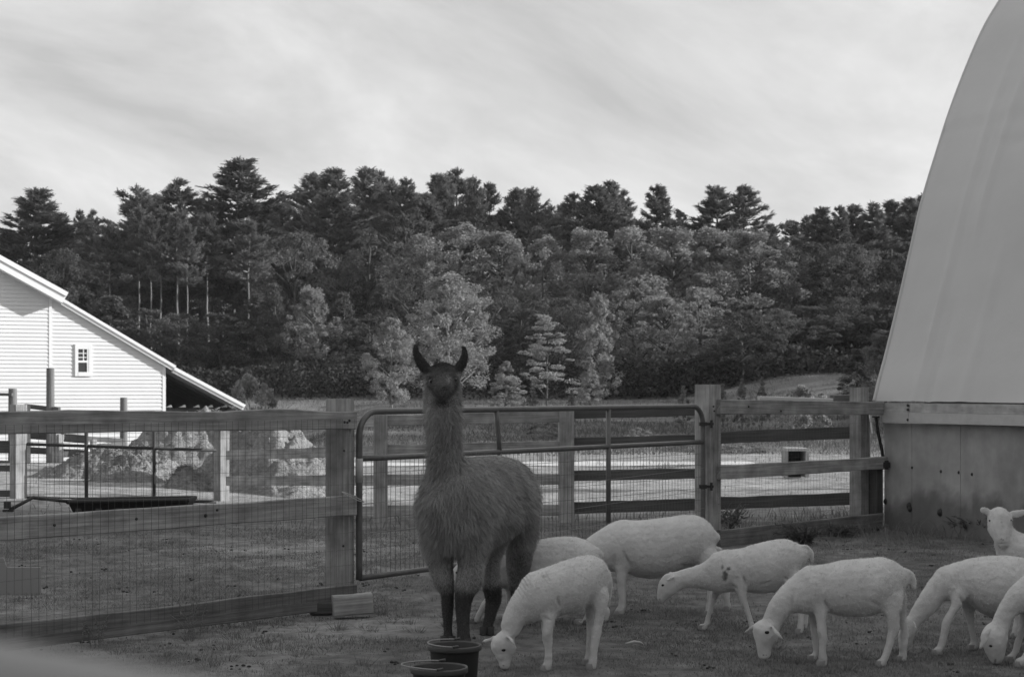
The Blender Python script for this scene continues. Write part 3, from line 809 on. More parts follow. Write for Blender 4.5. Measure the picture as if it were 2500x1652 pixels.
board('post', (SG0[0], SG0[1], -0.2), (SG0[0], SG0[1], 1.32), 0.15, 0.15, M['wood'], cpst, face=(0.68, -0.73), seed=90)
for (t_, b_) in ((1075, 1106), (1135, 1150), (1196, 1212)):
    board('rail', (SG0[0] - 3.0, 21.4, rz((t_ + b_) / 2, 21.4)), (SG0[0] - 0.08, 20.25, rz((t_ + b_) / 2, 20.25)), rz(t_, 20.3) - rz(b_, 20.3), 0.04, M['wood_dark'], cpst, seed=95)

# ------------------------------------------------------------------ round-post corral in front of the white barn
crl = thing('corral_fence', 'dark round post corral with heavy rails in front of the white barn', 'fence', (-9, 33, -0.6))
for (px, top, w, Y) in ((31, 948, 21, 32.0), (123, 898, 20, 33.0), (302, 970, 18, 34.5)):
    x = (px - 1250) / FPX * Y; r = w / 2 / FPX * Y
    obj('post', *tube([(x, Y, gz(x, Y) - 0.4), (x, Y, rz(1000, Y)), (x, Y, rz(top, Y))], [r * 1.08, r, r * 0.96], 16), M['round_wood'], crl)
def crail(pxa, pya, Ya, pxb, pyb, Yb, hpx, m='wood_dark', nm='rail', t=0.06):
    p0, p1 = pxpt(pxa, pya, Ya), pxpt(pxb, pyb, Yb)
    board(nm, p0, p1, hpx / FPX * (Ya + Yb) / 2, t, M[m], crl, seed=int(pxa + pya))
crail(-60, 961, 32.2, 31, 963, 31.85, 7)
crail(64, 991, 33.4, 145, 1000, 32.85, 11)
crail(62, 1060, 33.2, 210, 1072, 33.2, 20); crail(145, 1066, 33.1, 302, 1076, 34.3, 12)
crail(62, 1098, 33.2, 210, 1106, 33.2, 16); crail(150, 1108, 33.1, 240, 1110, 33.6, 14)
crail(-60, 1090, 32.2, 31, 1092, 31.85, 14); crail(-60, 1128, 32.2, 31, 1130, 31.85, 12)
crail(210, 1090, 33.4, 302, 1083, 34.3, 10)
for (px, ty, by_) in ((66, 986, 1130), (140, 992, 1130), (131, 1058, 1130), (147, 1060, 1130), (228, 1072, 1120)):
    Y = 33.0; x = (px - 1250) / FPX * Y
    board('short_post', (x, Y, rz(by_ + 20, Y)), (x, Y, rz(ty, Y)), 0.10, 0.10, M['wood'], crl, face=(0.6, -0.8), seed=px)

# ------------------------------------------------------------------ straw and manure heaps
def heap(name, label, cx, cy, rx, ry, h, seed, skew=0.0, lump=0.28):
    n, m_ = 170, 70
    V, F = [(cx + skew * rx, cy, 0)], []
    P_ = []
    for i in range(1, m_ + 1):
        r = i / m_
        for j in range(n):
            a = 2 * math.pi * j / n
            P_.append((r, a))
    r = np.array([p[0] for p in P_]); a = np.array([p[1] for p in P_])
    rad = 1 + 0.16 * np.sin(2 * a + seed) + 0.10 * np.sin(3 * a + 2 * seed)
    x = cx + rx * rad * r * np.cos(a) + skew * rx * (1 - r); y = cy + ry * rad * r * np.sin(a)
    q = np.stack([x, y, np.full_like(x, seed)], 1)
    lum = fbm(q * 2.1, 3) + 0.55 * np.abs(fbm(q * 5.5 + 9, 3))
    z = h * (np.cos(np.clip(r, 0, 1) * math.pi) * 0.5 + 0.5) ** 0.8 + h * lump * lum * (1 - r ** 3) + 0.10 * fbm(q * 9, 5, 2.1, .62) * (1 - r ** 4)
    z = z + terr(x, y) - 0.06 * r
    c = np.array([[cx + skew * rx, cy, z[:n].mean()]])
    V = np.concatenate([c, np.stack([x, y, z], 1)])
    for j in range(n): F.append((0, 1 + j, 1 + (j + 1) % n))
    for i in range(m_ - 1):
        for j in range(n):
            F.append((1 + i * n + j, 1 + (i + 1) * n + j, 1 + (i + 1) * n + (j + 1) % n, 1 + i * n + (j + 1) % n))
    t = thing(name, label, 'heap', (cx, cy, gz(cx, cy)))
    obj('mound', V, F, M['straw'], t, True)
    # loose stalks lying on the mound
    k = 500; rg = np.random.default_rng(int(seed * 10) + 1)
    id_ = rg.integers(1, len(V), k); p = V[id_] + rg.normal(0, 0.02, (k, 3)); p[:, 2] += 0.015
    d = rg.normal(0, 1, (k, 3)); d[:, 2] = np.abs(d[:, 2]) * 0.35 - 0.25; d /= np.linalg.norm(d, axis=1)[:, None]
    w = np.cross(d, rg.normal(0, 1, (k, 3))); w /= np.linalg.norm(w, axis=1)[:, None]
    L = rg.uniform(0.03, 0.09, (k, 1)); W = 0.004
    VV = np.stack([p - d * L - w * W, p + d * L - w * W, p + d * L + w * W, p - d * L + w * W], 1).reshape(-1, 3)
    o = obj('loose_straw', VV, np.arange(k * 4).reshape(k, 4), M['straw'], t); o['kind'] = 'stuff'
    return t
def hx(px, Y): return (px - 1250) / FPX * Y
heap('straw_heap', 'tall straw and manure heap, largest, its crest level with the fence top rail', hx(480, 27), 27.5, 1.75, 1.4, 0.98, 1.3, skew=0.12)
heap('straw_heap', 'sunlit straw heap behind the two boards left of the gate post', hx(690, 23.4), 23.4, 1.35, 1.35, 0.90, 2.7, skew=-0.2, lump=0.36)
heap('straw_heap', 'small sunlit straw lump between the thin bars of the mesh gate', hx(455, 23), 23.0, 0.42, 0.4, 0.30, 3.9)
heap('straw_heap', 'low scattered straw ridge in front of the corral at left', hx(230, 25), 25.4, 1.35, 0.7, 0.34, 5.2, skew=0.2, lump=0.6)
heap('straw_heap', 'low dark straw tail sloping down behind the mesh gate', hx(330, 24), 24.2, 0.8, 0.6, 0.42, 6.1, lump=0.5)

# ------------------------------------------------------------------ feed trough on skids
TY = 17.4
tr = thing('feed_trough', 'long black feed trough on metal skids behind the left fence', 'trough', (hx(320, TY), TY, 0.08))
def trough_ring(px0, px1, py, Y0, Y1):
    return [pxpt(px0, py, Y0), pxpt(px1, py - 4, Y0), pxpt(px1, py - 4, Y1), pxpt(px0, py, Y1)]
z1_, z0_ = rz(1222, TY), rz(1262, TY)
xa, xb = hx(178, TY), hx(470, TY)
b = MB()
o_ = [(xa, TY - .2, z1_), (xb, TY - .2, z1_ + .02), (xb, TY + .2, z1_ + .02), (xa, TY + .2, z1_)]
i_ = [(xa + .06, TY - .12, z0_), (xb - .06, TY - .12, z0_ + .02), (xb - .06, TY + .12, z0_ + .02), (xa + .06, TY + .12, z0_)]
b.add(o_ + i_, [(0, 1, 5, 4), (1, 2, 6, 5), (2, 3, 7, 6), (3, 0, 4, 7), (4, 5, 6, 7)])
b.build('tub', M['black'], tr)
rim = [np.array(p) for p in o_ + o_[:1]]
obj('rim', *tube(rim, 0.022, 8), M['black'], tr)
b = MB()
for q in np.linspace(0.08, 0.92, 6): b.box((xa + (xb - xa) * q, TY - 0.165, (z1_ + z0_) / 2), (0.03, 0, 0), (0, 0.012, 0), (0, 0.03, (z1_ - z0_) / 2 * .9))
b.build('rib', M['iron'], tr)
for s in (-0.17, 0.17):
    x0, x1, zg = hx(232, TY), hx(420, TY), rz(1308, TY)
    obj('skid', *tube([(x0 - 0.10, TY + s, zg + .07), (x0 - .04, TY + s, zg + .02), (x0 + .02, TY + s, zg), (x1 - .02, TY + s, zg + .012), (x1 + .05, TY + s, zg + .04), (x1 + .09, TY + s, zg + .10)], 0.014, 8), M['iron'], tr, True)
    for q in (0.1, 0.9): obj('leg', *tube([(x0 + (x1 - x0) * q, TY + s, zg), (x0 + (x1 - x0) * q, TY + s * .8, z0_ + .02)], 0.013, 8), M['iron'], tr, True)
obj('tow_bar', *tube([(xa, TY, z1_ - 0.01), pxpt(80, 1214, 16.9), pxpt(24, 1244, 16.7)], 0.018, 8), M['iron'], tr, True)
b = MB(); b.box(pxpt(18, 1232, 16.7), (0.03, 0, 0), (0, .02, 0), (0, 0, .035)); b.box(pxpt(20, 1246, 16.7), (0.05, 0, 0), (0, .02, 0), (0, 0, .012)); b.build('hitch', M['iron'], tr)

# ------------------------------------------------------------------ small things
bx_ = thing('flat_panel', 'pale flat panel standing on the grass behind the left fence mesh', 'panel', (hx(40, 12.4), 12.5, 0))
x0, x1 = hx(-60, 12.4), hx(89, 12.4); zt2 = rz(1388, 12.4); pts_p = [(x0, zt2 + .07), (hx(-2, 12.4), zt2 + .07), (hx(6, 12.4), zt2), (x1, zt2), (x1, -.03), (x0, -.03)]
b = MB(); b.add([(x, 12.5, z) for x, z in pts_p] + [(x, 12.525, z) for x, z in pts_p], [(0, 5, 4, 3, 2, 1), (6, 7, 8, 9, 10, 11)] + [(q, (q + 1) % 6, 6 + (q + 1) % 6, 6 + q) for q in range(6)]); b.build('sheet', M['plastic'], bx_)
def timber(label, pxa, pxb, pyt, pyb, Y, dY, dep, m, seed, rot=0.0, tilt=0.0):
    zc = rz((pyt + pyb) / 2, Y); h = (pyb - pyt) / FPX * Y
    p0 = np.array([hx(pxa, Y), Y, zc - tilt]); p1 = np.array([hx(pxb, Y + dY), Y + dY, zc + tilt])
    o = board('timber_block', p0, p1, h, dep, M[m], None, seed=seed, seg=6, wob=0.003, chamfer=0.008)
    tag(o, label, 'timber'); return o
timber('short weathered timber block lying at the foot of the left gate post', 813, 908, 1452, 1500, 11.15, 0.06, 0.10, 'wood', 5, tilt=0.008)
timber('small dark timber block behind the longer one by the gate post', 757, 812, 1468, 1498, 11.32, 0.02, 0.09, 'wood_dark', 6)
# buckets
def bucket(label, px, py_rim, wpx, Y, bail):
    cx = hx(px, Y); R0 = wpx / 2 / FPX * Y; zr_ = rz(py_rim, Y); g0 = 0.0
    t = thing('bucket', label, 'bucket', (cx, Y, g0))
    n = 40; c = np.array([cx, Y])
    def ring(r, z): return [(cx + r * math.cos(2 * math.pi * k / n), Y + r * math.sin(2 * math.pi * k / n), z) for k in range(n)]
    def lathe(rows, name, m):
        V = []; F = []
        for (r, z) in rows: V += ring(r, z)
        for i in range(len(rows) - 1):
            for k in range(n): F.append((i * n + k, i * n + (k + 1) % n, (i + 1) * n + (k + 1) % n, (i + 1) * n + k))
        return V, F
    Rb = R0 * 0.78
    V, F = lathe([(Rb * 0.98, 0.0), (Rb, 0.012), (R0 * 0.90, zr_ - 0.05), (R0 * 0.925, zr_ - 0.022)], 'b', None)
    F.append(tuple(range(n - 1, -1, -1))); obj('shell', V, F, M['black'], t, True)
    V, F = lathe([(R0 * 0.925, zr_ - 0.026), (R0, zr_ - 0.024), (R0 * 1.012, zr_ - 0.018), (R0 * 1.012, zr_ - 0.006), (R0, zr_), (R0 * 0.96, zr_ + 0.001), (R0 * 0.935, zr_ - 0.006)], 'r', None); obj('rim', V, F, M['bucket_rim'], t, True)
    V, F = lathe([(R0 * 0.935, zr_ - 0.006), (R0 * 0.90, zr_ - 0.05), (Rb * 0.99, 0.05), (Rb * 0.6, 0.045)], 'i', None); F.append(tuple(3 * n + k for k in range(n))); obj('inner_wall', V, F, M['bucket_in'], t, True)
    # wire bail lying along the rim, dropped to the left
    h0 = [(cx + R0 * 1.0 * math.cos(a), Y + R0 * 1.0 * math.sin(a), zr_ + 0.006) for a in np.linspace(math.radians(92), math.radians(268), 22)]
    h0 = [np.array(p) for p in h0]
    for i, p in enumerate(h0):
        s_ = math.sin(math.pi * i / 21); p[0] -= bail * s_ ** 3; p[2] += 0.004 * s_
    obj('bail', *tube(h0, 0.0038, 8), M['plastic'], t, True)
    for p in (h0[0], h0[-1]):
        obj('bail_ear', *tube([p, p + np.array([0.028, 0, 0.004])], 0.006, 8), M['bucket_rim'], t, True)
    return t
bucket('black rubber bucket, rear one of the two, in front of the llama feet', 1110, 1572, 131, 8.25, 0.0)
bucket('dark bucket at the bottom edge with its wire handle dropped to the left', 1072, 1626, 140, 7.5, 0.04)
# board lying beyond the right fence, on a dark cart edge
o = board('plank', pxpt(1852, 971, 24.0), pxpt(2030, 977, 24.0), 0.052, 0.25, M['wood_pale'], None, seed=3)
tag(o, 'pale plank lying level above the right fence top rail', 'plank')
ts = thing('timber_stack', 'dark timber stack under the pale plank beyond the right fence', 'timber', (hx(1970, 24.1), 24.1, gz(hx(1970, 24.1), 24.1)))
board('beam', pxpt(1735, 994, 24.1), pxpt(2112, 990, 24.1), 0.09, 0.5, M['wood_dark'], ts, seed=4)
board('beam', pxpt(2032, 972, 24.2), pxpt(2108, 970, 24.2), 0.09, 0.3, M['wood_dark'], ts, seed=14)
for px in (1734, 2110):
    x = hx(px, 24.1); board('bearer', (x, 24.15, gz(x, 24.1) - .05), (x, 24.15, rz(997, 24.1)), 0.16, 0.16, M['wood_dark'], ts, seed=8)
fb = thing('open_crate', 'small pale framed crate with dark open front beyond the right fence', 'crate', (hx(1940, 27), 27, gz(hx(1940, 27), 27)))
x0, x1, zt3 = hx(1916, 27), hx(1965, 27), rz(1096, 27); g3 = gz(hx(1940, 27), 27)
for k in range(1):
    b = MB(); b.box(((x0 + x1) / 2, 27.25, (zt3 + g3) / 2), ((x1 - x0) / 2 - .02, 0, 0), (0, .02, 0), (0, 0, (zt3 - g3) / 2)); b.build('back', M['wood_dark'], fb)
    b = MB(); b.box(((x0 + x1) / 2, 27.0, zt3), ((x1 - x0) / 2, 0, 0), (0, .25, 0), (0, 0, .022)); b.build('top', M['wood_pale'], fb)
    b = MB(); b.box((x1, 27.0, (zt3 + g3) / 2), (0.028, 0, 0), (0, .25, 0), (0, 0, (zt3 - g3) / 2 - .024)); b.build('side', M['wood_pale'], fb)
    b = MB(); b.box((x0, 27.0, (zt3 + g3) / 2), (0.014, 0, 0), (0, .25, 0), (0, 0, (zt3 - g3) / 2 - .024)); b.build('side', M['plastic'], fb)
x = hx(1322, 33.5); o = board('marker_post', (x, 33.5, gz(x, 33.5) - .1), (x, 33.5, rz(1102, 33.5)), 0.11, 0.11, M['wood_pale'], None, seed=77); tag(o, 'pale stake standing by the lane right of the llama back', 'post')
# blurred near rail the photographer stands behind
o = board('top_rail', (-0.80, 0.45, 1.501), (0.25, 0.45, 1.318), 0.09, 0.04, M['rail_near'], None, seed=2, wob=0.002)
tag(o, 'out of focus pale rail across the bottom left corner, nearest the camera', 'rail')
# ------------------------------------------------------------------ trees
def quads(c, d, w):
    """quads from centres, long half-axes d and wide half-axes w"""
    V = np.stack([c - d - w, c + d - w * 0.4, c + d + w * 0.4, c - d + w], 1).reshape(-1, 3)
    return V, np.arange(len(c) * 4).reshape(-1, 4)
def unit(v): return v / (np.linalg.norm(v, axis=-1, keepdims=True) + 1e-9)

def trunk_mesh(name, H_, r0, r1, lean, m, limbs=(), seed=0):
    r = np.random.default_rng(seed)
    n = 9
    pts = [np.array([lean * (i / n) ** 2 * H_ + r.normal(0, .004) * H_, r.normal(0, .004) * H_, H_ * i / n]) for i in range(n + 1)]
    pts[0][2] = -0.04 * H_
    b = MB(); b.tube(pts, list(np.linspace(r0, r1, n + 1)), 7)
    for L in limbs: b.tube(L[0], L[1], 5)
    return mesh_from(name, np.concatenate(b.V), b.F, m, True)

def pine_proto(seed, base=0.35, wid=0.17, dens=1.0, ragged=0.3):
    """white pine of unit height: whorls of upswept plumes"""
    r = np.random.default_rng(seed)
    C, D, W, T = [], [], [], []
    limbs = []
    z = base
    nb = 0
    while z < 0.975:
        q = (z - base) / (1 - base)
        prof_ = wid * 1.25 * (1 - q) ** 1.03 * (0.62 + 0.38 * min(1, q / 0.22)) + 0.008
        a0 = r.uniform(0, 6.28)
        k = int(r.integers(4, 7))
        for j in range(k):
            if r.random() < 0.13: continue
            a = a0 + 6.283 * j / k + r.normal(0, .25)
            L = prof_ * max(0.25, 1 + r.normal(0, ragged * (1.1 - .3 * q)))
            if r.random() < 0.05: L *= 1.5
            dirh = np.array([math.cos(a), math.sin(a), 0]); lat = np.array([-math.sin(a), math.cos(a), 0])
            rise = 0.12 + 0.55 * q + r.normal(0, .08)
            n = int((10 + 150 * L) * dens)
            t = r.uniform(0.22, 1.0, n) ** 0.8
            side = r.normal(0, 0.17, n) * L * (1.15 - 0.6 * t)
            c = dirh * (t * L)[:, None] + lat * side[:, None]
            c[:, 2] = z + rise * L * t ** 1.6 - 0.10 * L * t + r.normal(0, .006, n)
            limbs.append(([np.array([0, 0, z - .005]), dirh * L * .5 + [0, 0, z - .02 * L + rise * L * .33], dirh * L * .92 + [0, 0, z + rise * L * .87 - .09 * L]], [.0042, .0025, .001]))
            for kk in range(5):
                d = unit(dirh * 0.75 + lat * r.normal(0, .7, (n, 1)) + np.array([0, 0, 1.0]) * r.normal(0.55, .45, (n, 1)))
                le = r.uniform(.010, .019, (n, 1))
                w = unit(np.cross(d, r.normal(0, 1, (n, 3))))
                C.append(c + d * le * .5); D.append(d * le); W.append(w * r.uniform(.0020, .0038, (n, 1)))
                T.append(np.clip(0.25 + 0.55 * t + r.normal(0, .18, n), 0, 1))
        z += r.uniform(.030, .048) * (1.1 - 0.45 * q)
    # leader
    n = 40
    c = np.zeros((n, 3)); c[:, 2] = r.uniform(.95, 1.0, n); c[:, :2] = r.normal(0, .006, (n, 2))
    d = unit(r.normal(0, .5, (n, 3)) + [0, 0, 1.0]); w = unit(np.cross(d, r.normal(0, 1, (n, 3))))
    C.append(c); D.append(d * .013); W.append(w * .003); T.append(np.full(n, .6))
    V, F = quads(np.concatenate(C), np.concatenate(D), np.concatenate(W))
    return V, F, np.repeat(np.concatenate(T), 4), limbs

def broad_proto(seed, kind='round', base=0.12, wid=0.30, nclump=46, leaf=0.0105, per=95):
    r = np.random.default_rng(seed)
    C, D, W, T = [], [], [], []
    limbs = []
    for i in range(nclump):
        q = r.uniform(0, 1) ** 0.85
        zc = base + (0.97 - base) * q
        if kind == 'round': R = wid * math.sqrt(max(0.02, 1 - (2 * q - 0.85) ** 2 / 1.4)) * (1 if q < .9 else .6)
        elif kind == 'cone': R = wid * (1.02 - q) ** 0.8
        elif kind == 'layer': R = wid * (1.05 - q) ** 0.6 * (0.7 + 0.5 * r.random())
        else: R = wid * (0.5 + 0.5 * math.sin(math.pi * min(1, q * 1.15))) * (1 if q < .85 else .55)
        a = r.uniform(0, 6.283); rho = R * math.sqrt(r.uniform(.12, 1))
        cc = np.array([rho * math.cos(a), rho * math.sin(a), zc])
        s = wid * r.uniform(.10, .27) * (1.0 - .35 * q)
        flat = 0.38 if kind == 'layer' else r.uniform(.75, 1.25)
        n = int(per * r.uniform(.6, 1.4))
        u = unit(r.normal(0, 1, (n, 3))); rad = r.uniform(.35, 1.0, (n, 1)) ** .6
        rad *= 1 + .25 * fbm(u * 2.3 + i * 7.7, 2)[:, None]
        p = cc + u * rad * s * [1, 1, flat]
        nrm = unit(u * .6 + [0, 0, .25] + r.normal(0, .8, (n, 3)))
        d = unit(np.cross(nrm, r.normal(0, 1, (n, 3)))); w = np.cross(nrm, d)
        le = leaf * r.uniform(.6, 1.3, (n, 1))
        C.append(p); D.append(d * le * .55); W.append(w * le * .48)
        T.append(np.clip(r.normal(.5, .2, n) + r.normal(0, .12), 0, 1))
        if i % 5 == 0:
            z0_ = max(base * .6, zc - rho * r.uniform(.6, 1.2) - .05)
            limbs.append(([np.array([0, 0, z0_]), np.array([cc[0] * .5, cc[1] * .5, (z0_ + zc) / 2 + .01]), cc], [.006, .004, .0015]))
    V, F = quads(np.concatenate(C), np.concatenate(D), np.concatenate(W))
    return V, F, np.repeat(np.concatenate(T), 4), limbs

PROT = {}
def add_proto(key, data, cm, tm, r0, r1, lean=0.0, seed=0, top=0.97):
    V, F, T, limbs = data
    me = mesh_from('crown', V, F, M[cm])
    a = me.attributes.new('tone', 'FLOAT', 'POINT'); a.data.foreach_set('value', T.astype(np.float32))
    PROT[key] = (trunk_mesh('trunk', top, r0, r1, lean, M[tm], limbs, seed), me)
for i, (b_, w_, rg_) in enumerate(((.30, .165, .28), (.42, .15, .33), (.36, .20, .36), (.50, .16, .3), (.25, .15, .25))):
    add_proto('pine%d' % i, pine_proto(20 + i, b_, w_, 1.0, rg_), 'pine', 'bark', .011, .002, 0, i)
for i, (kd_, b_, w_, nc, m_) in enumerate((('round', .16, .30, 130, 'leaf_mid'), ('oval', .12, .25, 125, 'leaf_mid'), ('round', .2, .33, 140, 'leaf'), ('oval', .1, .23, 120, 'leaf'), ('cone', .08, .24, 120, 'leaf'))):
    add_proto('broad%d' % i, broad_proto(40 + i, kd_, b_, w_, nc), m_, 'bark', .013, .003, .02, i)
add_proto('aspen0', broad_proto(60, 'oval', .14, .24, 150, .0105, 120), 'leaf_pale', 'bark_pale', .010, .002, .01, 3)
add_proto('aspen1', broad_proto(61, 'round', .12, .27, 190, .0095, 120), 'leaf_pale', 'bark_pale', .009, .002, -.02, 4)
add_proto('layer0', broad_proto(62, 'layer', .14, .30, 80, .0105, 130), 'leaf_pale', 'bark', .009, .002, .02, 5)
add_proto('layer1', broad_proto(63, 'cone', .05, .22, 110, .012, 90), 'leaf_pale', 'bark', .009, .002, .0, 6)
add_proto('sapling0', broad_proto(64, 'cone', .02, .20, 60, .022, 70), 'leaf_mid', 'bark', .012, .003, .0, 7)
add_proto('bush0', broad_proto(65, 'round', .0, .55, 80, .028, 150), 'leaf_mid', 'bark', .012, .004, .0, 8, .7)
add_proto('bush1', broad_proto(66, 'round', .0, .60, 60, .030, 120), 'leaf_pale', 'bark', .012, .004, .0, 9, .7)

ORD = ['first', 'second', 'third', 'fourth', 'fifth', 'sixth', 'seventh', 'eighth', 'ninth', 'tenth', 'eleventh', 'twelfth', 'thirteenth', 'fourteenth', 'fifteenth', 'sixteenth',
       'seventeenth', 'eighteenth', 'nineteenth', 'twentieth', 'twenty-first', 'twenty-second', 'twenty-third', 'twenty-fourth', 'twenty-fifth', 'twenty-sixth', 'twenty-seventh', 'twenty-eighth', 'twenty-ninth', 'thirtieth', 'thirty-first', 'thirty-second', 'thirty-third', 'thirty-fourth', 'thirty-fifth', 'thirty-sixth', 'thirty-seventh', 'thirty-eighth', 'thirty-ninth', 'fortieth']
tr_rng = np.random.default_rng(5)
NATW = {'pine': 2.1}
def tree(key, name, label, cat, px, top, wpx, Y, group=None, x=None, h=None, rot=None):
    X = hx(px, Y) if x is None else x
    g = gz(X, Y) - 0.05
    Hh = (rz(top, Y) - g) if h is None else h
    tm, cm = PROT[key]
    bb = np.empty(len(cm.vertices) * 3, np.float32); cm.vertices.foreach_get('co', bb); bb = bb.reshape(-1, 3)
    natw = np.percentile(bb[:, 0], 97) - np.percentile(bb[:, 0], 3)
    Wm = (wpx / FPX * Y) / natw if wpx else Hh
    root = thing(name, label, cat, (X, Y, g), group)
    root.scale = (Wm, Wm, Hh); root.rotation_euler = (0, 0, tr_rng.uniform(0, 6.28) if rot is None else rot)
    for nm, me in (('trunk', tm), ('crown', cm)):
        o = bpy.data.objects.new(nm, me); COL.objects.link(o); o.parent = root
    return root
# skyline pines, from left to right
SKY = [(18, 562, 120, 128, 4), (90, 458, 165, 126, 0), (148, 520, 90, 134, 4), (195, 511, 70, 136, 3), (226, 511, 80, 133, 1), (285, 560, 110, 128, 2), (335, 453, 140, 128, 1), (380, 473, 110, 134, 0), (436, 435, 175, 124, 1), (490, 482, 90, 134, 3),
       (583, 386, 185, 126, 0), (645, 500, 110, 134, 2), (690, 475, 100, 136, 1), (765, 421, 130, 132, 0), (816, 410, 160, 128, 4), (893, 407, 130, 136, 0), (928, 415, 95, 139, 3), (957, 436, 110, 134, 1), (990, 434, 150, 126, 2),
       (1040, 470, 120, 130, 0), (1066, 424, 100, 137, 4), (1086, 424, 90, 134, 0), (1115, 410, 120, 138, 1), (1160, 434, 120, 132, 2), (1196, 446, 110, 135, 3), (1262, 458, 110, 134, 0), (1300, 457, 130, 130, 2), (1345, 500, 90, 137, 1),
       (1400, 470, 110, 134, 1), (1456, 451, 130, 130, 0), (1490, 440, 110, 134, 4), (1522, 462, 95, 136, 1), (1605, 451, 165, 128, 2), (1660, 520, 80, 137, 3), (1750, 453, 120, 131, 0), (1816, 452, 170, 127, 2), (1880, 545, 80, 137, 4), (1930, 537, 90, 134, 3)]
for i, (px, top, w, Y, k) in enumerate(SKY):
    nm = ORD[i] if i < len(ORD) else str(i)
    lab = {10: 'tallest pine of the skyline, standing alone left of centre', 32: 'broad pine with a wide right-hand branch between two sky gaps', 35: 'spreading pine right of the widest sky gap, near the arched barn',
           1: 'pine with a stepped left side above the white barn roof'}.get(i, 'dark pine, %s from the left along the skyline' % nm)
    tree('pine%d' % k, 'pine_tree', lab, 'tree', px, top, w * 1.15, Y, 'pines along the skyline')
SKYR = [(1968, 525, 80, 137, 1), (2005, 504, 95, 134, 0), (2050, 502, 110, 130, 2), (2083, 498, 90, 135, 0), (2130, 492, 100, 133, 1), (2178, 488, 100, 136, 0), (2222, 482, 110, 134, 4), (2258, 473, 110, 136, 0), (2330, 470, 120, 134, 2)]
for i, (px, top, w, Y, k) in enumerate(SKYR):
    tree('pine%d' % k, 'pine_tree', 'smaller skyline pine, %s leftwards from the arched barn edge' % ORD[len(SKYR) - 1 - i], 'tree', px, top, w * 1.15, Y, 'pines along the skyline')
# middle tier of broadleaf trees
MID = [(40, 640, 170, 119, 3), (150, 600, 150, 120, 2), (250, 600, 130, 121, 3), (715, 560, 190, 119, 2), (900, 560, 150, 121, 3), (1030, 570, 160, 119, 0), (1120, 545, 220, 117, 0), (1225, 560, 200, 116, 1), (1325, 575, 160, 114, 0), (1440, 555, 180, 114, 1), (1540, 550, 210, 115, 0),
       (1640, 555, 190, 113, 1), (1735, 555, 190, 115, 0), (1830, 560, 180, 114, 1), (1905, 590, 140, 116, 2), (1985, 580, 150, 117, 3), (2075, 590, 160, 116, 2), (2170, 600, 160, 117, 3), (2260, 600, 150, 116, 2)]
for i, (px, top, w, Y, k) in enumerate(MID):
    tree('broad%d' % k, 'broadleaf_tree', '%s broadleaf tree in the middle tier below the pines, %s from the left' % ('dark' if k in (2, 3) else 'lighter', ORD[i]), 'tree', px, top, w * 1.15, Y, 'broadleaf trees below the pines')
LOW = [(270, 720, 150, 106, 4), (360, 745, 140, 107, 3), (440, 760, 130, 105, 2), (540, 755, 150, 106, 3), (625, 715, 120, 108, 4), (668, 690, 90, 105, 4), (765, 700, 110, 104, 1), (838, 712, 90, 106, 4), (905, 760, 120, 104, 3), (935, 690, 90, 108, 4), (1010, 650, 150, 110, 2),
       (1190, 690, 150, 107, 2), (1270, 750, 150, 105, 3), (1365, 720, 150, 106, 2), (1465, 725, 80, 101, 1), (1545, 680, 170, 104, 0), (1625, 720, 150, 102, 1), (1710, 700, 170, 103, 0), (1812, 730, 140, 99, 3), (1885, 750, 150, 102, 2), (1965, 740, 160, 104, 3), (2060, 720, 160, 105, 2), (2160, 740, 160, 104, 3), (2250, 740, 150, 104, 2)]
for i, (px, top, w, Y, k) in enumerate(LOW):
    tree('broad%d' % k, 'broadleaf_tree', '%s tree of the lower front tier of the wood, %s from the left' % ('dark' if k in (2, 3) else 'mid grey', ORD[i]), 'tree', px, top, w * 1.2, Y, 'broadleaf trees at the wood edge')
add_proto('pine5', pine_proto(31, .62, .12, 1.2, .4), 'pine', 'bark_pale', .0075, .002, .012, 12)
for i, (px, top, w, Y) in enumerate(((340, 500, 70, 113), (368, 520, 60, 110), (392, 505, 75, 112), (434, 510, 80, 111), (457, 540, 60, 109), (506, 520, 80, 112), (606, 530, 80, 112), (268, 540, 70, 111))):
    tree('pine5', 'bare_stemmed_pine', 'slender bare stemmed pine above the white barn, %s of eight from left' % ORD[[1, 2, 3, 4, 5, 6, 7, 0][i]], 'tree', px, top, w, Y, 'bare stemmed pines above the white barn')
# pale trees standing clear of the wood
tree('aspen0', 'pale_tree', 'pale leafed tree just left of the llama head', 'tree', 955, 775, 118, 74, rot=0.4)
tree('aspen1', 'pale_tree', 'tall pale airy tree behind the llama ears, largest of the pale ones', 'tree', 1095, 660, 195, 84, rot=2.0)
tree('layer0', 'pale_tree', 'pale tree with layered fans of leaves right of the llama', 'tree', 1335, 755, 135, 79, rot=1.0)
tree('layer1', 'pale_tree', 'thin pale sapling just right of the llama ear', 'tree', 1235, 880, 80, 72, rot=.3)
tree('layer1', 'pale_tree', 'slender pale tree low above the gate middle bar, right of the layered tree', 'tree', 1440, 870, 55, 74, rot=2.3)
tree('aspen0', 'pale_tree', 'pale tipped young tree high at left of the pale ones', 'tree', 757, 695, 66, 107, rot=4.4)
tree('layer1', 'pale_tree', 'narrow pale topped tree at the middle of the wood', 'tree', 1463, 718, 75, 97, rot=5)
tree('broad4', 'broadleaf_tree', 'grey leafed tree at the foot of the arched barn edge', 'tree', 2092, 850, 90, 60, rot=.2)
tree('broad1', 'broadleaf_tree', 'second grey leafed tree half hidden by the arched barn edge', 'tree', 2150, 812, 100, 58, rot=3)
tree('bush1', 'round_bush', 'round bush behind the lean-to roof end of the white barn', 'bush', 610, 920, 118, 66)
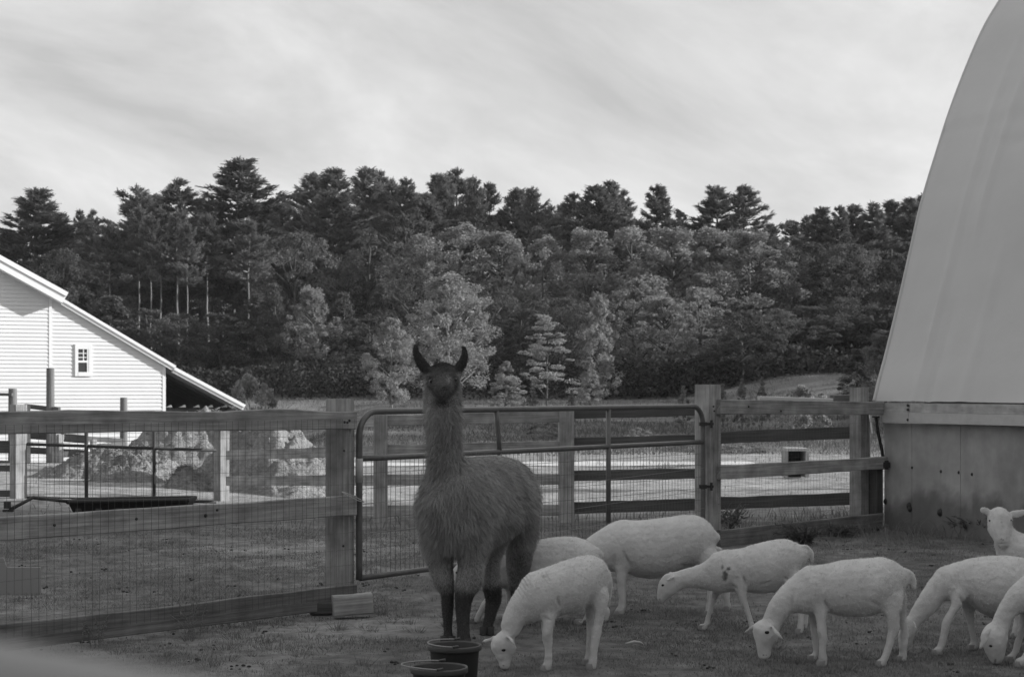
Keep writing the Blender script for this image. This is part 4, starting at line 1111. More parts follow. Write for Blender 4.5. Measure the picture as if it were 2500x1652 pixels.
for i, (px, top, w, Y) in enumerate(((1668, 940, 34, 55), (1765, 935, 30, 56), (1812, 922, 34, 55), (1860, 918, 30, 56), (1300, 935, 30, 58), (1395, 950, 28, 60))):
    tree('sapling0', 'sapling', 'small conical sapling in the far field, %s of six from the left' % ORD[[2, 3, 4, 5, 0, 1][i]], 'sapling', px, top, w, Y, 'saplings in the far field')
for i, (px, top, w, Y, lab) in enumerate(((1690, 1075, 110, 39, 'bright bush behind the right gate post'), (1800, 1085, 120, 38, 'bright bush seen under the second board right of the gate'), (1640, 1085, 70, 40, 'small bright bush left of the right gate post'), (1340, 1030, 90, 47, 'pale weeds behind the yard fence right of the llama back'), (1960, 945, 120, 45, 'grey weeds above the right fence'), (1560, 1045, 60, 45, 'low pale weed clump seen above the gate middle bar'))):
    tree('bush1', 'bright_bush', lab, 'bush', px, top, w, Y)
# the close-packed wood behind: nothing tells these apart
for i in range(46):
    px = -60 + i * 53 + tr_rng.normal(0, 8); Y = tr_rng.uniform(138, 150); top = np.interp(px, [0, 300, 600, 1000, 1400, 1900, 2300], [570, 535, 505, 470, 495, 560, 520]) + tr_rng.uniform(0, 40)
    tree('pine%d' % (i % 5), 'pine_tree', 'dark pine packed into the wood behind the skyline trees', 'tree', px, top, 120, Y, 'pines packed into the wood behind')
for i in range(40):
    px = -60 + i * 61 + tr_rng.normal(0, 10); Y = tr_rng.uniform(120, 130); top = np.interp(px, [0, 600, 1200, 1900, 2300], [680, 650, 620, 660, 650]) + tr_rng.uniform(0, 60)
    tree('broad%d' % (2 + i % 3), 'broadleaf_tree', 'dark broadleaf tree packed into the wood', 'tree', px, top, 140, Y, 'broadleaf trees packed into the wood')
# the wood goes on to the right of the frame and keeps the low sun off its inner edge
for i in range(26):
    X = tr_rng.uniform(44, 110); Y = tr_rng.uniform(92, 134); h = tr_rng.uniform(12, 17)
    tree(('pine%d' % (i % 5)) if i % 2 else 'broad2', 'pine_tree' if i % 2 else 'broadleaf_tree', 'tree of the wood beyond the right edge of the picture', 'tree', 0, 0, 0, Y, 'trees beyond the right edge', x=X, h=h)
for i in range(26):
    X = tr_rng.uniform(26, 62); Y = tr_rng.uniform(64, 97); h = tr_rng.uniform(11, 16); X = max(X, .245 * Y + 5)
    if 69 < Y < 87: h = tr_rng.uniform(7, 9)
    tree('pine%d' % (i % 5), 'pine_tree', 'tree of the wood beyond the right edge of the picture', 'tree', 0, 0, 0, Y, 'trees beyond the right edge', x=X, h=h)
for i in range(24):
    Y = tr_rng.uniform(48, 68); X = .222 * Y + tr_rng.uniform(6, 30); h = tr_rng.uniform(9, 14)
    tree('broad%d' % (2 + i % 2) if i % 3 else 'pine4', 'broadleaf_tree' if i % 3 else 'pine_tree', 'tree of the wood beyond the right edge of the picture', 'tree', 0, 0, 0, Y, 'trees beyond the right edge', x=X, h=h)
# unseen trees added behind the camera to dim the sky on that side
for i in range(22):
    a = math.radians(185 + i * 8.0 + tr_rng.uniform(-3, 3)); R_t = tr_rng.uniform(17, 26); X, Y = R_t * math.cos(a), R_t * math.sin(a)
    if math.sin(a) > -.12: continue
    tree('broad%d' % (i % 4), 'broadleaf_tree', 'unseen tree added behind the camera for its shade', 'tree', 0, 0, 0, Y, 'added shade trees behind the camera', x=X, h=tr_rng.uniform(11, 15))
# undergrowth along the wood's edge
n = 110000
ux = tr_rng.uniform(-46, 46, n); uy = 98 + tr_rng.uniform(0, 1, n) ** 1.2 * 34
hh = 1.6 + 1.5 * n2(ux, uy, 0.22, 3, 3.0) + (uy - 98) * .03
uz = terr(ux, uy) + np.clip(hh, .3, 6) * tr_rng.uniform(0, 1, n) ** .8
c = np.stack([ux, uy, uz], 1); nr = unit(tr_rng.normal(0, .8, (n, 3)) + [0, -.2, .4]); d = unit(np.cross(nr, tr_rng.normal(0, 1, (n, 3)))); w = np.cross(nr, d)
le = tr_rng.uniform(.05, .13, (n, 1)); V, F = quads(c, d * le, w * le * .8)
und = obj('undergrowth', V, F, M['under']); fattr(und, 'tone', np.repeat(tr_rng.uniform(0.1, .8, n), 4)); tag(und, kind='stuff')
# ------------------------------------------------------------------ sheep
def strands(V, F, N, count, lfun, dfun, width, seed, tone_sd=.2, bend=None):
    """hairs growing from a skin; returns vertices, triangles, source vertex per hair, tone"""
    r = np.random.default_rng(seed)
    A, B, C = V[F[:, 0]], V[F[:, 1]], V[F[:, 2]]
    ar = np.linalg.norm(np.cross(B - A, C - A), axis=1); cdf = np.cumsum(ar) / ar.sum()
    fi = np.searchsorted(cdf, r.random(count))
    u = r.random((count, 1)); v = r.random((count, 1))
    P0 = V[F[fi, 0]] * (1 - u) * (1 - v) + V[F[fi, 1]] * u * (1 - v) + V[F[fi, 2]] * u * v + V[F[fi, 3]] * (1 - u) * v
    src = F[fi, 0]
    nn_ = N[src]
    d = unit(dfun(P0, nn_, r)); L = lfun(P0, src, r)[:, None]
    w = unit(np.cross(d, nn_ + r.normal(0, .5, nn_.shape))) * width
    if bend is None:
        VV = np.stack([P0 - w, P0 + w, P0 + d * L], 1).reshape(-1, 3)
        FF = np.arange(count * 3).reshape(-1, 3); k = 3
    else:
        d2 = unit(d + bend)
        m_ = P0 + d * L * .5; e = m_ + d2 * L * .5
        VV = np.stack([P0 - w, P0 + w, m_ + w * .8, m_ - w * .8, e - w * .25, e + w * .25], 1).reshape(-1, 3)
        b0 = np.arange(count)[:, None] * 6
        FF = np.concatenate([b0 + [0, 1, 2, 3], b0 + [3, 2, 5, 4]], 0); k = 6
    tone = np.clip(r.normal(.5, tone_sd, count), 0, 1)
    return VV, FF, np.repeat(src, k), np.repeat(tone, k)

def sheep(label, o, s, d, k, torso, head, legs, ears, tail, eyes=(), ref=None, dirt=(), wr=0.86, hr=0.8, headlat=0.0, voxel=0.0075, seed=1, extra=(), folds=(), nostrils=(), creases=()):
    """a shorn sheep traced in side view; o, s: origin and scale of the tracing, d: distance, k: depth gained per metre to the right"""
    ox, oy = o
    def PX(x, y): return ox + x / s, oy + y / s
    xr, yr = ref if ref else (np.mean([q[0] for q in torso]), np.mean([q[1] for q in torso]))
    pr = pxpt(*PX(xr, yr), d)
    a = np.array([1, k, 0]) / math.hypot(1, k); n_ = np.array([-k, 1, 0]) / math.hypot(1, k)
    def pt(x, y, lat=0.0):
        px, py = PX(x, y)
        r = np.array([(px - 1250) / FPX, 1.0, -(py - HORY) / FPX])
        t = (pr[:2] @ n_[:2] + lat) / (r[:2] @ n_[:2])
        return np.array([0, 0, CAMH]) + r * t
    m_ = d / (FPX * s)
    root = thing('sheep', label, 'sheep', (pr[0], pr[1], 0), 'shorn sheep grazing round the llama')
    shapes = []
    def band(rows, ratio, lat0=0.0):
        st = []
        for q in rows:
            lat = q[5] if len(q) > 5 else lat0
            rt = q[4] if len(q) > 4 and q[4] else ratio
            t, b = pt(q[0], q[1], lat), pt(q[2], q[3], lat)
            st.append(((t + b) / 2, (t - b) / 2, n_ * np.linalg.norm(t - b) / 2 * rt))
        return loft(st, 22, 4)
    shapes.append(band(torso, wr))
    if head:
        shapes.append(band(head, hr, headlat))
    hooves = []; joints = []; jrad = []
    for (lat, rows) in legs:
        st = []
        for i, (x, y, r) in enumerate(rows):
            q_ = (.66, .92)[i] if i < 2 else 1.0
            c = pt(x, y, lat * q_)
            st.append([c, a * r * m_ * (.8 if i == 0 else 1), n_ * r * m_ * ((.68, .84)[i] if i < 2 else .92)])
        for q in (0, 1): joints.append(st[q][0] - n_ * (.05 if lat < 0 else -.05) * (1 - q)); jrad.append(.085)
        joints.append((st[1][0] + st[2][0]) / 2); jrad.append(.05)
        c = st[-1][0].copy()
        g = gz(c[0], c[1])
        st[-1][0][2] = g + 0.038
        e = c.copy(); e[2] = g + 0.004
        st.append([e - a * 0.004, a * rows[-1][2] * m_ * .92, n_ * rows[-1][2] * m_ * .85])
        shapes.append(loft(st, 14, 4, .2))
        hooves.append((e, rows[-1][2] * m_ * .92))
    if tail:
        st = []
        for (x, y, r) in tail:
            c = pt(x, y, 0.0)
            st.append((c, a * r * m_, n_ * r * m_ * 1.1))
        shapes.append(loft(st, 12, 4))
    if head:
        joints.append(pt((head[0][0] + head[0][2]) / 2, (head[0][1] + head[0][3]) / 2, headlat - .04)); jrad.append(.05)
    for (lats, rows) in ears:
        st = []
        for i, (x, y, w) in enumerate(rows):
            c = pt(x, y, lats[i])
            st.append([c, None, w * m_])
        for i in range(len(st)):
            dd = st[min(i + 1, len(st) - 1)][0] - st[max(i - 1, 0)][0]; dd = dd / np.linalg.norm(dd)
            u = np.cross(dd, n_); u = u / (np.linalg.norm(u) + 1e-9)
            v = np.cross(dd, u)
            wv = st[i][2]
            st[i] = (st[i][0], u * wv, v * max(0.0085, wv * .32))
        shapes.append(loft(st, 12, 4, .5))
    for (x, y, r, lat) in extra:
        shapes.append(sphere(pt(x, y, lat), r * m_, 14, 10)); joints.append(pt(x, y, lat - r * m_ * .7)); jrad.append(r * m_ * .75)
    V, F, N = union(shapes, voxel, 5, .5)
    V = soften(V, F, joints, jrad, 34)
    # skin folds and slight unevenness
    V = V + N * (0.0045 * fbm(V * 9 + seed, 3) + 0.0030 * fbm(V * 42 + seed, 2))[:, None]
    px = 1250 + FPX * V[:, 0] / V[:, 1]; py = HORY - FPX * (V[:, 2] - CAMH) / V[:, 1]
    for (x, y, rx, ry, ang, amp) in folds:
        X_, Y_ = PX(x, y); ca, sa = math.cos(math.radians(ang)), math.sin(math.radians(ang))
        u_ = ((px - X_) * ca + (py - Y_) * sa); v_ = (-(px - X_) * sa + (py - Y_) * ca)
        win_ = np.exp(-(u_ / (rx / s)) ** 2 - (v_ / (ry / s)) ** 2)
        wob_ = fbm(np.stack([u_ * .05, v_ * .02, V[:, 2] * 0], 1) + seed, 2) * 3.0
        rid = np.clip(np.cos((u_ + wob_) * 2 * math.pi / 9.0) - .45, 0, 1) / .55
        V = V - N * (amp * win_ * rid * np.clip(.6 + fbm(V * 14 + 5, 2) * 1.5, 0, 1.2))[:, None]
    for (x0, y0, x1, y1, wd, dep) in creases:
        A_ = np.array(PX(x0, y0)); B__ = np.array(PX(x1, y1)); q = np.stack([px, py], 1)
        t_ = np.clip(((q - A_) @ (B__ - A_)) / ((B__ - A_) @ (B__ - A_)), 0, 1)
        dd_ = np.linalg.norm(q - (A_ + t_[:, None] * (B__ - A_)), axis=1) / (wd / s)
        V = V - N * (dep * np.exp(-dd_ ** 2) * (((V - pr) @ n_ < 0.02) * np.sin(np.clip(t_ * .9 + .08, 0, 1) * math.pi)))[:, None]
    coat = np.zeros(len(V))
    near = (V - pr) @ n_ < 0.03
    for (x, y, rx, ry, amt) in dirt:
        X_, Y_ = PX(x, y)
        q = ((px - X_) / (rx / s)) ** 2 + ((py - Y_) / (ry / s)) ** 2
        coat = np.maximum(coat, amt * near * np.clip(1.2 - q + 1.3 * fbm(V * 34 + 3, 3), 0, 1))
    zr = V[:, 2] - terr(V[:, 0], V[:, 1])
    coat = np.maximum(coat, np.clip(0.22 - zr * 1.6, 0, .22) * (0.6 + 1.0 * np.clip(fbm(V * 25, 3), 0, 1)))
    coat = np.clip(coat + .09 * fbm(V * 6 + 11, 3) + .07 * fbm(V * 30 + 4, 2), 0, 1)
    body = obj('body', V, F, M['wool'], root, True); fattr(body, 'coat', coat)
    hp = [pt((q[0] + q[2]) / 2, (q[1] + q[3]) / 2, headlat) for q in head] if head else []
    def headness(P):
        if not hp: return np.zeros(len(P))
        return np.min([np.linalg.norm(P - h, axis=1) for h in hp], axis=0) < 0.10
    def lf(P, src, r):
        L = r.uniform(.006, .013, len(P)); z = P[:, 2] - 0.0
        L = L * np.where(headness(P), .35, 1.0) * np.clip((z - .05) / .25, .3, 1)
        return L
    def df(P, nn_, r): return nn_ * .55 + a * .5 + np.array([0, 0, -.35]) + r.normal(0, .35, P.shape)
    VV, FF, src, tone = strands(V, F, N, 16000, lf, df, .0011, seed)
    w = obj('wool_nap', VV, FF, M['wool_nap'], root); fattr(w, 'coat', coat[src]); fattr(w, 'tone', tone); w['kind'] = 'stuff'
    for (x, y, r) in eyes:
        X_, Y_ = PX(x, y); dd = (px - X_) ** 2 + (py - Y_) ** 2
        idx = np.argsort(dd)[:40]; c = V[idx[np.argmin(V[idx, 1])]]
        obj('eye', *sphere(c + np.array([0, 0.35 * r * m_, 0]), (r * m_ * 1.15, r * m_ * .8, r * m_ * .8), 12, 8), M['eye'], root, True)
    for (x, y, r) in nostrils:
        X_, Y_ = PX(x, y); dd = (px - X_) ** 2 + (py - Y_) ** 2
        idx = np.argsort(dd)[:30]; c = V[idx[np.argmin(V[idx, 1])]]
        obj('nostril', *sphere(c + np.array([0, .4 * r * m_, 0]), (r * m_, r * m_ * .7, r * m_ * .7), 10, 6), M['hoof'], root, True)
    for (e, r) in hooves:
        b = MB()
        for sgn in (-1, 1):
            c = e - a * .008 + n_ * sgn * r * .48
            V2, F2 = loft([(c + [0, 0, .030], a * r * .9, n_ * r * .44), (c + [0, 0, .012] - a * .005, a * r * 1.0, n_ * r * .46), (c - [0, 0, .006] - a * .004, a * r * 1.04, n_ * r * .47)], 10, 2, .1)
            b.add(V2, F2)
        b.build('hoof', M['hoof'], root, True)
    return root

# the lamb in front of the llama
sheep('small lamb grazing beside the black buckets, nearest the llama front feet', (1150, 1330), 4.868, 9.22, 0.22,
      [(1655, 330, 1610, 560, .6), (1560, 172, 1490, 650, .8), (1430, 117, 1390, 730), (1280, 140, 1280, 800), (1100, 190, 1130, 815), (930, 250, 1000, 850), (780, 302, 880, 890, .8), (660, 355, 760, 910, .78), (560, 500, 670, 925, .72), (465, 645, 620, 965, .66), (395, 800, 590, 1010, .62), (352, 980, 552, 1090, .6)],
      [(350, 1020, 520, 1110, .75), (262, 1110, 530, 1195, .72), (235, 1200, 542, 1215, .66), (262, 1275, 515, 1290, .62), (318, 1370, 480, 1365, .66), (338, 1430, 468, 1428, .78), (348, 1462, 455, 1458, .8)],
      [(-.075, [(930, 700, 105), (930, 850, 88), (910, 1000, 72), (905, 1095, 66), (916, 1230, 43), (918, 1340, 46), (910, 1400, 52), (905, 1450, 56)]),
       (.075, [(880, 720, 95), (885, 880, 75), (890, 1010, 58), (900, 1100, 52), (915, 1240, 40), (915, 1340, 40), (910, 1430, 48)]),
       (-.075, [(1530, 520, 150), (1540, 680, 98), (1530, 800, 70), (1515, 930, 58), (1490, 1060, 58), (1465, 1200, 50), (1452, 1320, 48), (1445, 1400, 54)]),
       (.075, [(1440, 560, 140), (1415, 760, 80), (1415, 900, 56), (1425, 1000, 54), (1415, 1150, 46), (1400, 1290, 44), (1390, 1370, 50)])],
      [((.05, .085, .12, .14), [(290, 1090, 30), (235, 1125, 34), (180, 1135, 22), (140, 1142, 8)]), ((-.04, -.075, -.085), [(430, 1075, 24), (480, 1120, 34), (515, 1185, 16)])],
      [(1625, 300, 30), (1660, 430, 32), (1655, 560, 30), (1640, 680, 22), (1628, 760, 10)],
      eyes=[(402, 1262, 24)], nostrils=[(395, 1448, 15), (372, 1440, 10)], dirt=[(905, 1110, 70, 60, .35), (860, 850, 60, 40, .25), (860, 370, 35, 20, .4), (910, 1350, 60, 30, .3), (1430, 1290, 90, 50, .25)], ref=(1200, 600), seed=1, voxel=.006, creases=[(1025, 610, 1065, 760, 16, .014), (1450, 640, 1345, 800, 18, .012), (870, 850, 960, 900, 16, .008)],
      folds=[(720, 560, 150, 190, -35, .010), (880, 400, 60, 120, -30, .007)])
# partly behind the llama
sheep('sheep half hidden behind the llama hind legs', (0, 0), 1.0, 10.98, 0.0,
      [(1466, 1345, 1452, 1400, .6), (1448, 1328, 1442, 1440), (1420, 1314, 1412, 1462), (1385, 1309, 1378, 1470), (1330, 1314, 1330, 1470), (1285, 1324, 1290, 1462), (1245, 1333, 1255, 1447), (1212, 1348, 1218, 1432), (1175, 1364, 1186, 1424, .7), (1142, 1372, 1152, 1424, .65)],
      [(1150, 1366, 1148, 1422, .7), (1122, 1374, 1132, 1428, .7), (1104, 1392, 1120, 1436, .65), (1095, 1415, 1110, 1442, .6), (1093, 1430, 1103, 1447, .6)],
      [(-.08, [(1232, 1395, 24), (1212, 1435, 15), (1186, 1473, 11), (1170, 1500, 9), (1158, 1522, 10), (1152, 1540, 11)]),
       (.08, [(1240, 1400, 22), (1246, 1450, 13), (1244, 1490, 10), (1240, 1535, 10)]),
       (-.08, [(1440, 1395, 28), (1434, 1450, 17), (1440, 1488, 11), (1428, 1515, 10), (1416, 1535, 11)]),
       (.08, [(1450, 1395, 25), (1462, 1450, 14), (1480, 1488, 10), (1478, 1512, 10)])],
      [((.05, .09, .10), [(1132, 1378, 6), (1124, 1372, 9), (1116, 1376, 3)]), ((-.05, -.09, -.10), [(1136, 1384, 6), (1142, 1396, 9), (1146, 1408, 3)])],
      [(1455, 1335, 7), (1466, 1350, 7), (1469, 1368, 5)], eyes=[(1112, 1398, 4.5)], seed=2)
# biggest sheep at the back by the gate
sheep('largest sheep, grazing with its head hidden, close to the gate', (1280, 1230), 4.563, 11.45, 0.0,
      [(2145, 330, 2105, 500, .6), (2060, 205, 2080, 610, .8), (1920, 122, 1940, 690, .9), (1760, 125, 1780, 720), (1600, 148, 1590, 800), (1420, 168, 1420, 832), (1250, 178, 1265, 812), (1090, 172, 1140, 770), (965, 210, 1010, 750), (860, 272, 905, 750, .8), (760, 342, 805, 740, .72), (690, 392, 745, 770, .68), (620, 470, 685, 800, .65), (560, 570, 640, 850, .62)],
      [(540, 600, 650, 860, .72), (485, 760, 640, 920, .7), (500, 880, 610, 990, .6), (530, 960, 600, 1020, .6)],
      [(-.10, [(1085, 520, 125), (1090, 690, 85), (1085, 830, 56), (1085, 960, 46), (1090, 1080, 36), (1085, 1150, 44), (1070, 1215, 52)]),
       (.10, [(1100, 560, 110), (1100, 740, 70), (1096, 900, 45), (1100, 1080, 34), (1090, 1200, 46)]),
       (-.10, [(2020, 500, 170), (2050, 680, 110), (2080, 820, 62), (2080, 930, 46), (2068, 1060, 36), (2062, 1180, 42)]),
       (.10, [(2090, 480, 150), (2140, 680, 95), (2200, 830, 56), (2240, 960, 46), (2255, 1080, 38), (2262, 1190, 44)])],
      [((.05, .10, .12), [(560, 640, 28), (500, 650, 34), (450, 690, 12)])],
      [(2095, 290, 34), (2145, 350, 34), (2155, 395, 26), (2148, 415, 16)], eyes=[], ref=(1500, 480), seed=3, voxel=.0085, creases=[(1095, 520, 1195, 720, 16, .016), (1740, 680, 1900, 690, 16, .014), (1010, 560, 1000, 700, 14, .008)])
# sheep with the stained shoulder
sheep('sheep walking with a dark stain on its shoulder and head held low', (1580, 1280), 5.393, 10.6, -0.05,
      [(2118, 330, 2085, 520, .6), (2010, 258, 1985, 660, .8), (1810, 187, 1840, 800), (1610, 210, 1640, 890), (1400, 258, 1440, 905), (1240, 308, 1290, 880), (1085, 325, 1110, 880), (950, 348, 990, 905), (870, 385, 900, 895, .8), (760, 485, 770, 860, .72), (610, 548, 615, 835, .66), (460, 590, 490, 840, .62), (340, 622, 420, 880, .6)],
      [(370, 615, 420, 870, .62), (250, 640, 360, 915, .66), (170, 725, 285, 965, .62), (138, 830, 230, 1010, .58), (125, 920, 205, 1035, .56), (128, 975, 190, 1028, .55)],
      [(.075, [(960, 760, 100), (905, 900, 72), (875, 990, 56), (830, 1120, 44), (800, 1240, 38), (785, 1320, 42), (745, 1415, 50)]),
       (-.085, [(1180, 640, 130), (1225, 800, 92), (1250, 940, 66), (1285, 1060, 54), (1325, 1160, 42), (1370, 1290, 38), (1400, 1380, 42), (1385, 1450, 50)]),
       (-.085, [(1900, 620, 170), (1930, 800, 105), (1990, 960, 60), (2030, 1080, 46), (2025, 1200, 40), (2020, 1310, 46)]),
       (.085, [(1960, 620, 150), (2000, 800, 90), (2070, 960, 54), (2100, 1080, 42), (2085, 1200, 38), (2080, 1300, 44)])],
      [((-.045, -.075, -.085, -.08), [(350, 680, 22), (320, 705, 38), (275, 730, 26), (248, 734, 10)]), ((.045, .075, .085), [(340, 650, 22), (310, 640, 30), (270, 660, 12)])],
      [(2070, 270, 34), (2135, 320, 30), (2168, 390, 27), (2165, 500, 22)], eyes=[(188, 780, 20)], nostrils=[(150, 985, 12)], ref=(1300, 600),
      dirt=[(1020, 660, 42, 80, .9), (990, 560, 22, 40, .8), (1072, 580, 28, 24, .9), (1110, 780, 60, 60, .3), (1255, 1090, 30, 25, .5)], seed=4, creases=[(1255, 670, 1315, 820, 18, .016), (1110, 800, 1190, 850, 14, .01), (1640, 740, 1480, 800, 14, .008), (1800, 700, 1850, 720, 16, .014)])
# grazing sheep in the right foreground
sheep('sheep grazing side on in the right foreground, both ears and eye showing', (1800, 1330), 4.870, 9.36, 0.0,
      [(2045, 330, 2000, 520, .6), (1910, 213, 1905, 660, .8), (1735, 140, 1700, 800, .9), (1550, 155, 1510, 845), (1350, 166, 1350, 850), (1200, 192, 1220, 832), (1050, 226, 1065, 800), (905, 238, 905, 815), (810, 250, 790, 820), (700, 335, 690, 800, .76), (575, 440, 630, 830, .7), (465, 565, 575, 885, .66), (375, 705, 530, 945, .62), (305, 850, 500, 1020, .6)],
      [(280, 880, 495, 1000, .72), (195, 950, 490, 1050, .76), (190, 1050, 480, 1110, .72), (213, 1150, 450, 1165, .66), (232, 1240, 402, 1240, .68), (240, 1300, 392, 1300, .76), (252, 1338, 375, 1338, .8)],
      [(-.08, [(985, 640, 130), (995, 800, 88), (1000, 930, 66), (1012, 1080, 63), (1014, 1190, 45), (1012, 1290, 50), (1022, 1385, 56)]),
       (.08, [(930, 700, 110), (900, 850, 66), (905, 980, 48), (925, 1120, 46), (940, 1230, 40), (925, 1310, 46), (905, 1370, 54)]),
       (-.085, [(1840, 560, 190), (1840, 740, 130), (1850, 880, 86), (1860, 1000, 66), (1825, 1120, 54), (1790, 1240, 46), (1750, 1350, 48), (1725, 1430, 56)]),
       (.085, [(1900, 560, 160), (1935, 760, 84), (1965, 900, 62), (1985, 1020, 54), (1980, 1140, 50), (1970, 1260, 44), (1968, 1380, 52)])],
      [((.05, .09, .12, .13), [(230, 955, 26), (175, 985, 32), (125, 1015, 22), (82, 1040, 8)]), ((-.055, -.08, -.09, -.085), [(405, 940, 28), (440, 1000, 42), (490, 1070, 32), (540, 1115, 9)])],
      [(1985, 275, 42), (2055, 330, 44), (2090, 410, 42), (2092, 490, 38), (2085, 535, 30)], eyes=[(360, 1068, 26)], nostrils=[(300, 1316, 16), (335, 1318, 10)], ref=(1300, 550),
      dirt=[(960, 1080, 40, 60, .35), (955, 1180, 25, 40, .35), (1950, 860, 30, 60, .3)], seed=5, creases=[(1030, 640, 1110, 790, 17, .015), (1590, 665, 1700, 725, 17, .014), (670, 560, 650, 760, 24, .008), (1930, 780, 1975, 900, 12, .01)])
# grazing behind the previous one
sheep('sheep grazing behind the hind legs of the foreground sheep, front leg stepped forward', (2180, 1220), 3.628, 9.75, 0.0,
      [(1345, 640, 1310, 790, .6), (1250, 545, 1240, 900, .8), (1100, 500, 1100, 1000), (930, 495, 945, 1040), (755, 505, 800, 1010), (605, 540, 650, 900), (490, 577, 530, 890), (405, 612, 450, 890, .8), (330, 705, 395, 965, .7), (250, 822, 325, 1030, .66), (185, 925, 260, 1095, .62), (140, 1010, 210, 1170, .6)],
      [(125, 1020, 205, 1180, .72), (75, 1110, 175, 1250, .7), (50, 1210, 140, 1310, .62), (45, 1280, 110, 1360, .62), (52, 1320, 95, 1370, .62)],
      [(-.085, [(560, 780, 100), (575, 900, 62), (520, 1005, 50), (475, 1090, 42), (452, 1200, 33), (425, 1300, 36), (400, 1370, 42)]),
       (.085, [(640, 820, 90), (675, 1000, 56), (690, 1100, 40), (712, 1210, 31), (722, 1310, 33), (715, 1380, 42)]),
       (-.085, [(1240, 760, 130), (1255, 920, 80), (1280, 1050, 50), (1290, 1140, 40), (1275, 1270, 34), (1255, 1375, 42)]),
       (.085, [(1290, 760, 110), (1310, 920, 70), (1340, 1050, 44), (1345, 1140, 36), (1330, 1270, 32), (1320, 1365, 40)])],
      [((.05, .09, .11), [(120, 1040, 20), (70, 1050, 26), (30, 1080, 8)]), ((-.05, -.08, -.09), [(170, 1060, 20), (200, 1110, 26), (215, 1170, 8)])],
      [(1310, 590, 30), (1370, 650, 30), (1380, 760, 24)], eyes=[(100, 1180, 16)], ref=(850, 740), seed=6, creases=[(585, 850, 645, 940, 14, .015), (380, 760, 370, 870, 12, .008)])
# at the right edge, head down
sheep('sheep at the right edge grazing towards the camera, ear hanging over its face', (2180, 1220), 3.628, 9.34, 0.10,
      [(2080, 660, 2050, 800, .6), (1940, 570, 1930, 930, .8), (1720, 540, 1720, 1040), (1500, 550, 1510, 1050), (1330, 585, 1370, 1030), (1215, 635, 1260, 1010), (1120, 705, 1170, 1000, .78), (1020, 800, 1090, 1030, .7), (935, 940, 1050, 1090, .66), (880, 1060, 1025, 1160, .64)],
      [(855, 1085, 1018, 1150, .74), (795, 1160, 1015, 1210, .78), (782, 1245, 1008, 1265, .76), (812, 1330, 995, 1335, .72), (845, 1395, 982, 1395, .72), (868, 1432, 965, 1432, .72), (885, 1448, 950, 1448, .7)],
      [(.08, [(1180, 900, 90), (1165, 1060, 58), (1140, 1160, 44), (1108, 1270, 34), (1080, 1350, 36), (1052, 1405, 42)]),
       (-.08, [(1270, 900, 100), (1260, 1080, 62), (1240, 1190, 46), (1205, 1310, 36), (1170, 1390, 40), (1135, 1445, 46)]),
       (-.08, [(1930, 780, 140), (1950, 960, 80), (1985, 1090, 50), (1995, 1190, 40), (1975, 1320, 34), (1960, 1430, 44)]),
       (.08, [(1970, 780, 120), (2000, 960, 70), (2030, 1080, 46), (2035, 1190, 36), (2020, 1320, 32), (2010, 1410, 42)])],
      [((-.075, -.10, -.105, -.10), [(860, 1130, 24), (825, 1190, 38), (800, 1260, 36), (770, 1320, 9)]), ((.05, .10, .12), [(960, 1120, 22), (1010, 1120, 30), (1050, 1150, 9)])],
      [(2050, 610, 30), (2110, 680, 30), (2115, 790, 24)], eyes=[(850, 1296, 15)], ref=(1400, 780), dirt=[(905, 1425, 12, 40, .8)], seed=7, creases=[(1290, 880, 1330, 1000, 14, .012)])
# watching the camera
hl = 0.0
sheep('sheep with raised head facing the camera, behind the others at the right edge', (2180, 1220), 3.628, 10.35, -0.30,
      [(1830, 430, 1800, 600, .6), (1720, 355, 1700, 690, .8), (1550, 320, 1540, 740), (1380, 312, 1360, 740), (1230, 308, 1200, 700), (1140, 292, 1060, 640, .8), (1075, 260, 960, 570, .72), (1030, 200, 915, 470, .66), (1000, 150, 890, 380, .62)],
      [],
      [(-.08, [(1110, 600, 80), (1110, 820, 50), (1105, 950, 40), (1100, 1080, 32), (1095, 1200, 40)]),
       (.08, [(1160, 600, 75), (1170, 820, 48), (1165, 950, 38), (1160, 1080, 31), (1155, 1190, 40)]),
       (-.08, [(1730, 560, 120), (1740, 780, 70), (1770, 900, 46), (1770, 1020, 36), (1755, 1180, 42)]),
       (.08, [(1770, 560, 110), (1785, 780, 64), (1810, 900, 44), (1805, 1020, 34), (1795, 1170, 40)])],
      [((0.0, -.01, -.015, -.01), [(870, 120, 22), (835, 102, 34), (800, 90, 32), (778, 92, 18)]), ((0.0, -.0, .01, .02), [(1040, 125, 22), (1090, 122, 34), (1150, 108, 28), (1205, 88, 9)])],
      [(1800, 380, 28), (1850, 450, 28), (1850, 540, 22)], eyes=[(850, 182, 10), (1063, 180, 9)], ref=(1100, 400), seed=8, voxel=.006,
      extra=[(938, 118, 60, .0), (940, 165, 102, -.01), (940, 210, 104, -.02), (942, 255, 97, -.035), (948, 290, 85, -.05), (955, 320, 75, -.062), (962, 350, 65, -.074), (970, 376, 52, -.08), (885, 165, 50, -.02), (1005, 165, 50, -.02), (885, 255, 48, -.02), (1008, 250, 48, -.02)],
      dirt=[(968, 352, 30, 10, .22), (960, 195, 8, 8, .4)], nostrils=[(948, 348, 9), (988, 346, 9)], creases=[(930, 386, 1005, 386, 6, .008)])

